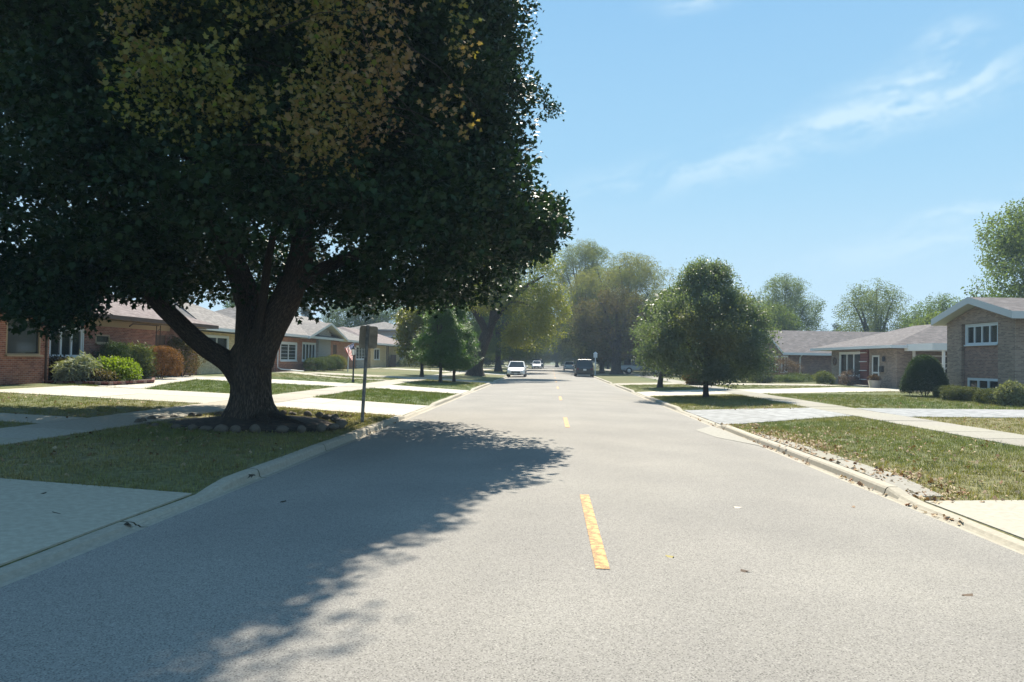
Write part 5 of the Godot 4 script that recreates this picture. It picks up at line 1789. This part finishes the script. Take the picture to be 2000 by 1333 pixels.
	for k in 120:
		var dd := (Vector3(0, 0.8, 0) + ru() * 0.7).normalized()
		var x := dd.cross(Vector3(0.2, 0.3, 0.9)).normalized()
		sp.append(Transform3D(Basis(x, dd, x.cross(dd)), Vector3(0, 0.55, 0) + Vector3(dd.x, dd.y * 0.5, dd.z) * rng.randf_range(0.05, 0.4)))
		tn.append(Color(0.08, 0.045, 0.035).lerp(Color(0.14, 0.1, 0.06), rng.randf()))
	scatter(pt, "plant", spray, M.leaf_matte, sp, tn)
	# brick edging of the left flower bed
	var ed := thing("flower_bed", "brown brick edging round the flower bed before the red brick house", "flower bed", Vector3(-17.4, gy(-17.4), -29.0))
	mb = MB.new()
	mb.poly([Vector3(1.2, 0.05, 2.6), Vector3(1.2, 0.05, -0.4), Vector3(-0.6, 0.05, -3.6), Vector3(-2.0, 0.05, -3.6), Vector3(-2.0, 0.05, 2.6)], Vector3.UP)
	partb(ed, "soil_bed", mb, M.soil)
	var run := [Vector3(-1.4, 0, 2.65), Vector3(1.25, 0, 2.65), Vector3(1.25, 0, -0.4), Vector3(-0.5, 0, -3.7)]
	for i in 3:
		var n := int((run[i] as Vector3).distance_to(run[i + 1]) / 0.24)
		for k in n:
			mb = MB.new()
			mb.box(Vector3.ZERO, Vector3(0.22, 0.1, 0.11))
			var o := partb(ed, "brick", mb, M.maroon if k % 3 else M.brown_brick)
			o.position = (run[i] as Vector3).lerp(run[i + 1], (k + 0.5) / n) + Vector3(0, 0.06, 0)
			var dv: Vector3 = run[i + 1] - run[i]
			o.rotation.y = -atan2(dv.z, dv.x) + rng.randf_range(-0.05, 0.05)

func trees() -> void:
	var oval := cluster("oval", 24, 0.15, 0.42, 0.4, 0.8)
	var far := cluster("oval", 36, 0.2, 0.75, 0.35, 0.8)
	var far_spiky := cluster("oval", 36, 0.19, 0.6, 0.2, 1.9)
	var feather := cluster("narrow", 34, 0.2, 0.34, 0.9, 0.5)
	var pear := cluster("diamond", 26, 0.085, 0.26, 0.3, 1.5)
	# right parkway
	tree("round_tree", "dense round-topped street tree on the right verge, nearest on that side", 7.0, 33.9, 0.125, 1.15, [Vector2(0.95, 1.5), Vector2(1.35, 2.7), Vector2(2.0, 3.1), Vector2(3.0, 3.05), Vector2(3.8, 2.5), Vector2(4.6, 1.8), Vector2(5.4, 1.1), Vector2(6.1, 0.3)],
		{"count": 4300, "lobes": 90, "lobe_r": 0.5, "fill": 0.34, "mesh": pear, "a": Color(0.1, 0.126, 0.108), "b": Color(0.17, 0.195, 0.155), "third": Color(0.2, 0.18, 0.09), "share": 0.05, "align": 0.75, "limbs": 7, "bark": M.bark})
	tree("round_tree", "broad street tree on the right verge, half behind the round-topped one", 6.7, 46.0, 0.165, 1.2, [Vector2(1.4, 0.8), Vector2(2.0, 1.8), Vector2(3.0, 2.45), Vector2(4.2, 2.4), Vector2(5.2, 1.7), Vector2(6.0, 0.4)],
		{"lean": Vector3(0.25, 0, 0), "offset": Vector3(1.0, 0, -0.8), "count": 1200, "lobes": 50, "lobe_r": 0.5, "fill": 0.3, "mesh": oval, "a": Color(0.085, 0.11, 0.07), "b": Color(0.14, 0.165, 0.1), "limbs": 6, "bark": M.bark})
	# left parkway
	var cy := [Vector2(1.05, 0.9), Vector2(1.5, 1.5), Vector2(2.4, 1.6), Vector2(3.4, 1.2), Vector2(4.4, 0.7), Vector2(5.3, 0.15)]
	tree("feathery_tree", "young feathery green tree on the left verge, nearer of the pair", -6.85, 46.0, 0.11, 1.1, cy, {"count": 900, "lobes": 60, "lobe_r": 0.45, "fill": 0.3, "mesh": feather, "a": Color(0.06, 0.12, 0.03), "b": Color(0.1, 0.17, 0.04), "limbs": 8, "group": "young feathery trees on the left verge"})
	tree("feathery_tree", "young feathery green tree on the left verge, farther of the pair", -6.35, 48.6, 0.1, 1.1, cy.map(func(p): return Vector2(p.x, p.y * 0.95)), {"count": 900, "lobes": 60, "lobe_r": 0.45, "fill": 0.3, "mesh": feather, "a": Color(0.055, 0.11, 0.03), "b": Color(0.09, 0.16, 0.04), "limbs": 8, "group": "young feathery trees on the left verge"})
	tree("yellow_tree", "small tree with yellowing leaves behind the young feathery pair", -9.6, 55.0, 0.14, 1.4, [Vector2(1.3, 1.2), Vector2(2.4, 2.1), Vector2(4.0, 2.0), Vector2(5.2, 1.0), Vector2(5.8, 0.3)], {"count": 600, "lobes": 40, "lobe_r": 0.6, "mesh": oval, "a": Color(0.09, 0.12, 0.03), "b": Color(0.19, 0.17, 0.04), "limbs": 6})
	forked_tree(cluster("oval", 30, 0.15, 0.55, 0.4, 0.8))
	var spec := [
		["street_tree", "tall street tree on the left verge behind the white sedan", -6.6, 93.0, 0.4, 2.6, 7.0, 12.5, Color(0.05, 0.08, 0.025), Color(0.1, 0.12, 0.035), false],
		["street_tree", "far street tree on the left verge before the street's end", -6.6, 122.0, 0.4, 2.4, 7.0, 12.0, Color(0.05, 0.075, 0.03), Color(0.12, 0.12, 0.04), false],
		["street_tree", "last street tree on the left verge", -7.0, 150.0, 0.4, 1.8, 7.5, 12.5, Color(0.04, 0.06, 0.025), Color(0.09, 0.1, 0.035), false],
		["reddish_tree", "dark street tree with reddish upper leaves above the dark parked car", 7.9, 90.0, 0.62, 2.4, 5.9, 10.2, Color(0.045, 0.055, 0.025), Color(0.09, 0.062, 0.04), false],
		["street_tree", "slim street tree just left of the thick trunk on the right", 6.7, 98.0, 0.3, 2.2, 5.0, 9.5, Color(0.045, 0.06, 0.025), Color(0.085, 0.08, 0.04), false],
		["silver_maple", "very tall golden green tree above the reddish one on the right", 11.5, 112.0, 0.6, 3.0, 9.2, 17.6, Color(0.1, 0.12, 0.045), Color(0.19, 0.165, 0.06), true],
		["silver_maple", "tallest pale tree at the middle, its spiky top over the street", 5.4, 124.0, 0.6, 5.0, 7.0, 21.5, Color(0.09, 0.115, 0.045), Color(0.16, 0.15, 0.055), true],
		["street_tree", "far street tree on the right verge beyond the silver car", 7.2, 150.0, 0.45, 2.2, 7.0, 12.0, Color(0.05, 0.07, 0.03), Color(0.1, 0.1, 0.04), false],
		["yard_tree", "yellowish tree close to the street's end in the middle", 1.5, 185.0, 0.4, 2.0, 8.0, 12.5, Color(0.07, 0.09, 0.03), Color(0.15, 0.14, 0.05), false],
		["yard_tree", "dark tree left of the middle at the street's end", -12.5, 190.0, 0.4, 1.8, 9.0, 14.0, Color(0.04, 0.06, 0.025), Color(0.08, 0.09, 0.035), false],
		["yard_tree", "dark tree right of the middle at the street's end", 15.0, 180.0, 0.4, 1.8, 8.5, 14.0, Color(0.04, 0.06, 0.025), Color(0.08, 0.09, 0.035), false],
		["yard_tree", "broad dark tree at the far left behind the street's end", -28.0, 180.0, 0.4, 1.8, 10.0, 15.0, Color(0.04, 0.06, 0.025), Color(0.075, 0.09, 0.035), false],
		["yard_tree", "low dense tree closing the street's end, left of the middle", -5.0, 214.0, 0.3, 0.4, 6.5, 9.5, Color(0.045, 0.07, 0.025), Color(0.09, 0.11, 0.035), false],
		["yard_tree", "low dense tree closing the street's end, right of the middle", 6.0, 218.0, 0.3, 0.4, 6.5, 10.0, Color(0.05, 0.075, 0.03), Color(0.1, 0.12, 0.04), false],
		["yard_tree", "low dense tree at the street's end, farther right", 17.0, 212.0, 0.3, 0.4, 7.0, 9.0, Color(0.04, 0.065, 0.025), Color(0.08, 0.1, 0.035), false],
		["yard_tree", "low dense tree at the street's end, farther left", -17.0, 208.0, 0.3, 0.4, 7.0, 10.0, Color(0.04, 0.065, 0.025), Color(0.08, 0.1, 0.035), false],
		["yard_tree", "dark bushy yard tree on the left beyond the far pale house", -13.0, 138.0, 0.3, 0.8, 4.5, 8.0, Color(0.035, 0.055, 0.022), Color(0.07, 0.085, 0.03), false],
		["yard_tree", "dark bushy yard tree on the right beyond the pickup", 15.5, 128.0, 0.3, 0.8, 5.0, 8.0, Color(0.035, 0.055, 0.022), Color(0.07, 0.085, 0.03), false],
		["yard_tree", "dark bushy yard tree far behind the black parked car", 11.5, 150.0, 0.3, 0.6, 5.0, 8.5, Color(0.035, 0.055, 0.022), Color(0.07, 0.085, 0.03), false],
		["yard_tree", "mid green tree between the round street tree and the brown roof", 26.5, 92.0, 0.4, 2.0, 4.4, 8.6, Color(0.07, 0.1, 0.035), Color(0.11, 0.13, 0.05), false],
		["silver_maple", "tall spiky tree behind the brown brick house's roof", 34.0, 110.0, 0.5, 2.4, 5.6, 14.2, Color(0.085, 0.11, 0.05), Color(0.13, 0.15, 0.07), true],
		["silver_maple", "tall spiky pale tree behind the ranch house's roof", 42.6, 100.0, 0.5, 2.0, 4.9, 12.8, Color(0.09, 0.115, 0.05), Color(0.14, 0.155, 0.07), true],
		["yard_tree", "low rounded tree between the ranch and the split-level's gable", 45.0, 88.0, 0.4, 2.0, 4.2, 9.6, Color(0.07, 0.1, 0.04), Color(0.11, 0.14, 0.055), true],
		["yard_tree", "bushy light green tree at the ranch roof's end by the gable", 38.5, 74.0, 0.35, 2.0, 3.4, 6.6, Color(0.08, 0.11, 0.04), Color(0.12, 0.14, 0.055), false],
		["yard_tree", "big tree above the split-level's roof at the right edge", 43.6, 60.5, 0.55, 3.0, 9.4, 16.8, Color(0.08, 0.11, 0.05), Color(0.13, 0.155, 0.065), false],
		["yard_tree", "large tree behind the two-storey house on the left", -30.0, 118.0, 0.5, 2.6, 7.0, 12.0, Color(0.045, 0.07, 0.03), Color(0.08, 0.1, 0.04), false],
		["yard_tree", "tree behind the orange brick house's roof", -40.0, 100.0, 0.5, 2.6, 5.5, 10.0, Color(0.04, 0.07, 0.03), Color(0.07, 0.1, 0.04), false],
		["yard_tree", "dark yard tree left of the far pale house", -15.5, 104.0, 0.35, 1.6, 4.2, 9.0, Color(0.04, 0.065, 0.025), Color(0.08, 0.1, 0.035), false],
		["yard_tree", "yard tree right of the pickup among dark hedges", 17.0, 84.0, 0.35, 1.5, 4.6, 8.6, Color(0.045, 0.065, 0.03), Color(0.09, 0.09, 0.045), false],
	]
	for q in spec:
		var h: float = q[7]
		var r: float = q[6]
		var lo: float = q[5]
		var prof := [Vector2(lo * 0.8, r * 0.4), Vector2(lerpf(lo, h, 0.12), r * 0.8), Vector2(lerpf(lo, h, 0.35), r), Vector2(lerpf(lo, h, 0.6), r * 0.95), Vector2(lerpf(lo, h, 0.8), r * 0.76), Vector2(lerpf(lo, h, 0.93), r * 0.45), Vector2(h, r * 0.08)]
		var spiky: bool = q[10]
		tree(q[0], q[1], q[2], q[3], q[4], lo * 1.1, prof, {"count": int(clampf(r * r * (h - lo) * (3.8 if not spiky else 3.4), 900, 3600)), "lobes": 80 if not spiky else 75, "lobe_r": r * 0.19 + 0.3, "fill": 0.2 if not spiky else 0.25, "mesh": far_spiky if spiky else far, "a": q[8] * Color(1.3, 1.27, 1.35), "b": q[9] * Color(1.35, 1.3, 1.4), "mat": M.leaf_far, "align": 0.9 if spiky else 0.0, "limbs": 6, "size": Vector2(0.6, 1.15)})
	# conifers
	for q in [["spruce_tree", "dark spruce top behind the orange brick house's roof", -33.0, 98.0, 2.0, 8.6], ["spruce_tree", "small dark pine between the two tall trees on the right", 43.5, 116.0, 1.7, 8.0]]:
		tree(q[0], q[1], q[2], q[3], 0.2, 1.0, [Vector2(0.8, q[4] * 0.9), Vector2(2.0, q[4]), Vector2(4.0, q[4] * 0.7), Vector2(6.0, q[4] * 0.4), Vector2(q[5], 0.06)], {"count": 520, "lobes": 50, "lobe_r": 0.5, "fill": 0.5, "mesh": cluster("narrow", 26, 0.3, 0.4, 0.2, 0.7), "a": Color(0.025, 0.045, 0.025), "b": Color(0.04, 0.06, 0.035), "limbs": 4, "mat": M.leaf_matte})

func forked_tree(mesh: ArrayMesh) -> void:
	# leaning trunk that forks high; a broad crown that droops towards the street
	var pos := Vector3(-6.75, gy(-6.75) - 0.02, -66.0)
	var t := thing("street_tree", "large forked leaning street tree with yellow-green leaves on the left verge", "tree", pos)
	var limb := func(called: String, pts: Array, rad: Array, sd: int):
		var mb := MB.new()
		mb.tube(pts, rad, sd, 0.05)
		partb(t, called, mb, M.bark)
	limb.call("trunk", [Vector3(0, -0.1, 0), Vector3(0.02, 0.35, 0), Vector3(0.1, 0.9, 0), Vector3(0.35, 1.9, 0), Vector3(0.75, 3.1, 0), Vector3(1.1, 4.0, 0)], [1.05, 0.78, 0.62, 0.55, 0.52, 0.5], 14)
	limb.call("limb", [Vector3(1.05, 3.7, 0), Vector3(0.6, 4.6, 0), Vector3(0.0, 5.6, 0), Vector3(-0.8, 7.0, 0.2), Vector3(-1.8, 8.8, 0.4), Vector3(-2.4, 10.6, 0.5)], [0.36, 0.33, 0.3, 0.25, 0.18, 0.08], 10)
	limb.call("limb", [Vector3(1.1, 3.8, 0), Vector3(1.5, 4.8, 0), Vector3(2.2, 5.9, 0.1), Vector3(3.3, 7.1, 0.2), Vector3(4.6, 8.2, 0.3), Vector3(6.0, 9.0, 0.4)], [0.38, 0.34, 0.3, 0.25, 0.17, 0.07], 10)
	limb.call("limb", [Vector3(1.4, 4.7, 0), Vector3(1.5, 6.0, -0.2), Vector3(1.7, 8.0, -0.4), Vector3(1.6, 10.5, -0.5)], [0.3, 0.26, 0.18, 0.07], 9)
	limb.call("limb", [Vector3(2.9, 6.7, 0.15), Vector3(4.2, 6.6, 0.4), Vector3(5.4, 6.0, 0.6)], [0.14, 0.1, 0.05], 7)
	var spots := crown_spots([Vector2(6.0, 2.5), Vector2(6.8, 4.8), Vector2(8.0, 6.2), Vector2(9.5, 6.4), Vector2(11.2, 5.3), Vector2(12.8, 3.3), Vector2(14.0, 0.8)], 1900, 90, 1.1, 0.25, Vector3(1.6, 0, 0))
	for g in [[Vector3(5.2, 4.9, 0.4), Vector3(2.6, 2.6, 2.4), 480], [Vector3(3.6, 3.4, 0.8), Vector3(1.2, 1.1, 1.4), 130], [Vector3(6.8, 6.4, 0), Vector3(1.8, 2.0, 2.0), 220], [Vector3(-2.9, 5.6, 0.5), Vector3(1.6, 1.6, 1.8), 130]]:
		for k in g[2]:
			var p: Vector3 = g[0] + ru() * g[1] * pow(rng.randf(), 0.4) * rng.randf_range(0.8, 1.2)
			if noise.get_noise_3dv(p * 42.0) > -0.08:
				spots.append(Transform3D(rb().scaled_local(Vector3.ONE * rng.randf_range(0.6, 1.2)), p))
	scatter(t, "crown", mesh, M.leaf, spots, tints(spots, Color(0.12, 0.15, 0.03), Color(0.27, 0.24, 0.05), 0.5))

func cars() -> void:
	vehicle("sedan", "white sedan parked at the left kerb facing the camera", "car", Vector3(-3.28, -0.02, -72.0), 0.0, "sedan", paint(0.74, 0.75, 0.77))
	vehicle("suv", "black sport utility car parked at the right kerb, seen from behind", "car", Vector3(3.5, -0.02, -79.0), PI, "suv", paint(0.012, 0.013, 0.015))
	vehicle("sedan", "silver car farther on at the right, seen from behind", "car", Vector3(3.0, -0.01, -122.0), PI, "sedan", paint(0.5, 0.5, 0.51))
	vehicle("sedan", "white car far away on the left side of the street", "car", Vector3(-2.6, -0.01, -138.0), 0.0, "sedan", paint(0.72, 0.73, 0.75))
	vehicle("suv", "dark car just behind the farthest white one", "car", Vector3(-2.4, -0.01, -149.0), 0.0, "suv", paint(0.08, 0.085, 0.1))
	vehicle("pickup_truck", "silver-blue pickup truck parked across a driveway on the right", "pickup", Vector3(11.0, gy(11.0) + 0.02, -90.5), -PI / 2, "pickup", paint(0.36, 0.41, 0.47))
	vehicle("old_car", "pale boxy old car with round headlights under the carport", "car", Vector3(24.7, gy(24.0) + 0.02, -46.6), -PI / 2, "coupe", paint(0.62, 0.63, 0.63))

func post_sign() -> void:
	var t := thing("marker_post", "small white post with a square head on the right verge behind the black car", "post", Vector3(5.0, gy(5.0), -84.0))
	var mb := MB.new()
	mb.bar(Vector3(0, 0, 0), Vector3(0, 2.0, 0), 0.1, 0.1)
	partb(t, "post", mb, M.white)
	mb = MB.new()
	mb.box(Vector3(0, 2.2, 0), Vector3(0.42, 0.46, 0.2))
	mb.loft([[Vector3(-0.26, 2.43, -0.15), Vector3(0.26, 2.43, -0.15), Vector3(0.26, 2.43, 0.15), Vector3(-0.26, 2.43, 0.15)], [Vector3(-0.02, 2.62, -0.02), Vector3(0.02, 2.62, -0.02), Vector3(0.02, 2.62, 0.02), Vector3(-0.02, 2.62, 0.02)]])
	partb(t, "head", mb, M.white)

func patches() -> void:
	# concrete patches let into the asphalt at the gutter
	for q in [[-1, [Vector2(-3.95, 16.6), Vector2(-3.3, 17.0), Vector2(-3.05, 18.3), Vector2(-3.9, 19.6)]], [1, [Vector2(4.4, 15.4), Vector2(3.75, 17.0), Vector2(3.6, 18.6), Vector2(4.35, 20.2)]]]:
		var p := []
		for v in q[1]:
			p.append(Vector3(v.x, road_y(v.x) + 0.005, -v.y))
		p[0].y += 0.004
		p[3].y += 0.004
		var mb := MB.new()
		mb.colored = true
		mb.poly(p, Vector3.UP)
		struct("concrete_patch", mb.mesh(), M.concrete_old)

func _ready() -> void:
	rng.seed = 20240917
	noise.seed = 4
	noise.frequency = 0.01
	# camera: eye height in the road, turned a little left and up, slightly rolled
	var cam := Camera3D.new()
	cam.name = "camera"
	cam.fov = 49.37
	cam.near = 0.1
	cam.far = 3000.0
	cam.transform = Transform3D(Basis(Vector3(0.998444, 0.019283, -0.052325), Vector3(-0.017951, 0.999505, 0.025818), Vector3(0.052796, -0.024839, 0.998296)).orthonormalized(), Vector3(0, 1.64, 0))
	add_child(cam)
	cam.current = true
	var env := Environment.new()
	env.background_mode = Environment.BG_SKY
	env.tonemap_mode = Environment.TONE_MAPPER_LINEAR
	env.tonemap_exposure = 2.4
	env.sdfgi_enabled = true
	env.ssao_enabled = true
	env.ssil_enabled = true
	env.fog_enabled = true
	env.fog_density = 0.0007
	env.fog_light_color = Color(0.78, 0.89, 1.0)
	var sm := PanoramaSkyMaterial.new()
	sm.panorama = sky_texture()
	var sky := Sky.new()
	sky.sky_material = sm
	env.sky = sky
	var we := WorldEnvironment.new()
	we.name = "environment"
	we.environment = env
	add_child(we)
	var sun := DirectionalLight3D.new()
	sun.name = "sun"
	sun.light_color = Color(1.0, 0.965, 0.9)
	sun.light_energy = 1.6
	sun.light_angular_distance = 0.5
	sun.shadow_enabled = true
	add_child(sun)
	var el := deg_to_rad(46.5)
	var az := deg_to_rad(1.5)
	sun.look_at_from_position(Vector3(sin(az) * cos(el), sin(el), -cos(az) * cos(el)) * 100.0, Vector3.ZERO)

	materials()
	ground()
	kerb(-1)
	kerb(1)
	# sidewalks, flag by flag
	for s in [[-9.95, -8.35, "sidewalk"], [9.1, 10.65, "sidewalk"]]:
		var rows := []
		var d := 4.0
		while d < 76.0:
			rows.append([Vector2(s[0], d), Vector2(s[1], d)])
			d += 1.55
		while d < 160.0:
			rows.append([Vector2(s[0], d), Vector2(s[1], d)])
			d += 12.0
		paved(s[2], rows, M.concrete if s[0] < 0 else M.concrete_old, 1)
	drive("driveway", LK, -20.0, 2.0, 8.6, M.concrete)
	drive("driveway", LK, -19.2, 20.9, 25.6, M.concrete_new)
	drive("driveway", LK, -19.8, 34.3, 38.6, M.concrete_new)
	drive("driveway", LK, -19.0, 50.0, 54.0, M.concrete)
	drive("driveway", LK, -19.0, 76.0, 81.0, M.concrete_new)
	drive("driveway", RK, 24.0, 3.0, 9.5, M.concrete)
	paved("driveway", [[Vector2(RK, 20.3), Vector2(RK, 26.2)], [Vector2(6.9, 21.6), Vector2(6.9, 26.5)], [Vector2(9.1, 22.9), Vector2(9.1, 26.6)]], M.drive_grey, 1)
	paved("driveway", [[Vector2(10.65, 22.7), Vector2(10.65, 26.6)], [Vector2(14.0, 22.9), Vector2(14.0, 26.8)], [Vector2(18.0, 23.0), Vector2(18.0, 27.0)], [Vector2(24.0, 23.0), Vector2(24.0, 27.0)], [Vector2(34.0, 23.0), Vector2(34.0, 27.0)]], M.drive_grey, 1)
	paved("driveway", [[Vector2(RK, 36.0), Vector2(RK, 41.0)], [Vector2(6.9, 36.8), Vector2(6.9, 42.0)], [Vector2(9.1, 37.5), Vector2(9.1, 43.0)]], M.concrete_new, 2)
	paved("driveway", [[Vector2(10.65, 38.0), Vector2(10.65, 43.6)], [Vector2(14.5, 40.3), Vector2(14.5, 46.0)], [Vector2(18.5, 42.8), Vector2(18.5, 49.0)], [Vector2(23.0, 44.8), Vector2(22.0, 49.5)], [Vector2(29.0, 44.9), Vector2(29.0, 48.3)]], M.concrete_new, 2)
	drive("driveway", RK, 20.0, 52.0, 56.0, M.concrete)
	drive("driveway", RK, 19.0, 88.0, 93.0, M.concrete)
	# paths to the front doors
	paved("path", [[Vector2(-9.95, 14.1), Vector2(-9.95, 15.5)], [Vector2(-13.0, 14.1), Vector2(-13.0, 15.5)], [Vector2(-17.0, 14.1), Vector2(-17.0, 15.5)]], M.concrete, 1)
	paved("path", [[Vector2(-16.2, 25.7), Vector2(-14.4, 25.7)], [Vector2(-16.9, 28.5), Vector2(-15.4, 28.5)], [Vector2(-17.6, 32.0), Vector2(-16.2, 32.0)], [Vector2(-18.9, 37.0), Vector2(-17.4, 37.0)]], M.concrete_new, 1)
	paved("path", [[Vector2(-9.95, 44.6), Vector2(-9.95, 45.7)], [Vector2(-13.0, 45.2), Vector2(-13.0, 46.4)], [Vector2(-16.0, 47.5), Vector2(-15.6, 48.8)], [Vector2(-18.6, 51.0), Vector2(-17.9, 52.0)]], M.concrete, 1)
	# narrow paved strip behind the right kerb
	paved("carriage_strip", [[Vector2(RK + 0.01, 9.8), Vector2(5.05, 9.8)], [Vector2(RK + 0.01, 11.3), Vector2(5.1, 11.3)], [Vector2(RK + 0.01, 12.8), Vector2(5.04, 12.8)], [Vector2(RK + 0.01, 14.3), Vector2(5.0, 14.3)], [Vector2(RK + 0.01, 15.8), Vector2(4.94, 15.8)], [Vector2(RK + 0.01, 17.2), Vector2(4.86, 17.2)]], M.concrete_old, 1)
	patches()
	var cracks := [[Vector2(1.6, 17.2), Vector2(3.9, 16.6), 0.016], [Vector2(2.6, 29.5), Vector2(-3.4, 30.5), 0.03], [Vector2(1.3, 10.6), Vector2(3.2, 11.3), 0.008]]
	for q in cracks:
		var mb := MB.new()
		mb.colored = true
		mb.col = Color(0.8, 0.8, 0.8)
		var n := 40
		var pv := []
		for k in n + 1:
			var p: Vector2 = (q[0] as Vector2).lerp(q[1], float(k) / n)
			var side: Vector2 = ((q[1] - q[0]) as Vector2).normalized().orthogonal()
			p += side * (0.16 * noise.get_noise_2d(p.x * 60.0 + 7.0, p.y * 40.0) + rng.randf_range(-0.012, 0.012))
			var wd: float = q[2] * rng.randf_range(0.3, 1.0) * 0.5
			var a := Vector3(p.x + side.x * wd, road_y(p.x) + 0.0045, -p.y - side.y * wd)
			var b := Vector3(p.x - side.x * wd, road_y(p.x) + 0.0045, -p.y + side.y * wd)
			if k:
				mb.quad(pv[0], pv[1], b, a, Vector3.UP, Vector2(k * 0.3, 0))
			pv = [a, b]
		struct("road_crack", mb.mesh(), M.asphalt)
	houses_left()
	houses_right()
	big_maple()
	trees()
	grass()
	shrubs()
	cars()
	signpost()
	lamp_and_flag()
	post_sign()
	litter()
	var ll := [["pale curled leaf on the asphalt right of the nearest yellow dash", 1.02, 6.3, 0.075, Color(0.5, 0.4, 0.15)], ["white-edged dry leaf on the asphalt, far right of the nearest yellow dash", 2.15, 8.6, 0.09, Color(0.5, 0.46, 0.4)], ["small dark leaf right of the pale curled one", 1.55, 5.95, 0.07, Color(0.06, 0.04, 0.03)], ["dry leaf in the lane near the right gutter", 3.6, 9.0, 0.1, Color(0.2, 0.14, 0.09)],
		["dark leaf on the shaded left driveway apron, the largest there", -4.9, 7.2, 0.13, Color(0.05, 0.04, 0.03)], ["dark leaf at the joint of the left kerb and apron", -4.05, 7.0, 0.1, Color(0.05, 0.045, 0.03)], ["small leaf on the apron close to the left edge of the picture", -5.6, 8.0, 0.1, Color(0.07, 0.055, 0.04)], ["leaf on the shaded asphalt below the tree's edge", -3.0, 8.3, 0.11, Color(0.05, 0.045, 0.035)],
		["dark leaf in the left gutter by the sunlit kerb spot", -3.9, 9.6, 0.1, Color(0.05, 0.045, 0.035)], ["crumpled leaf low in the right lane near the picture's edge", 3.05, 5.6, 0.085, Color(0.15, 0.11, 0.08)]]
	for q in ll:
		loose_leaf(q[0], q[1], q[2], q[3], q[4])
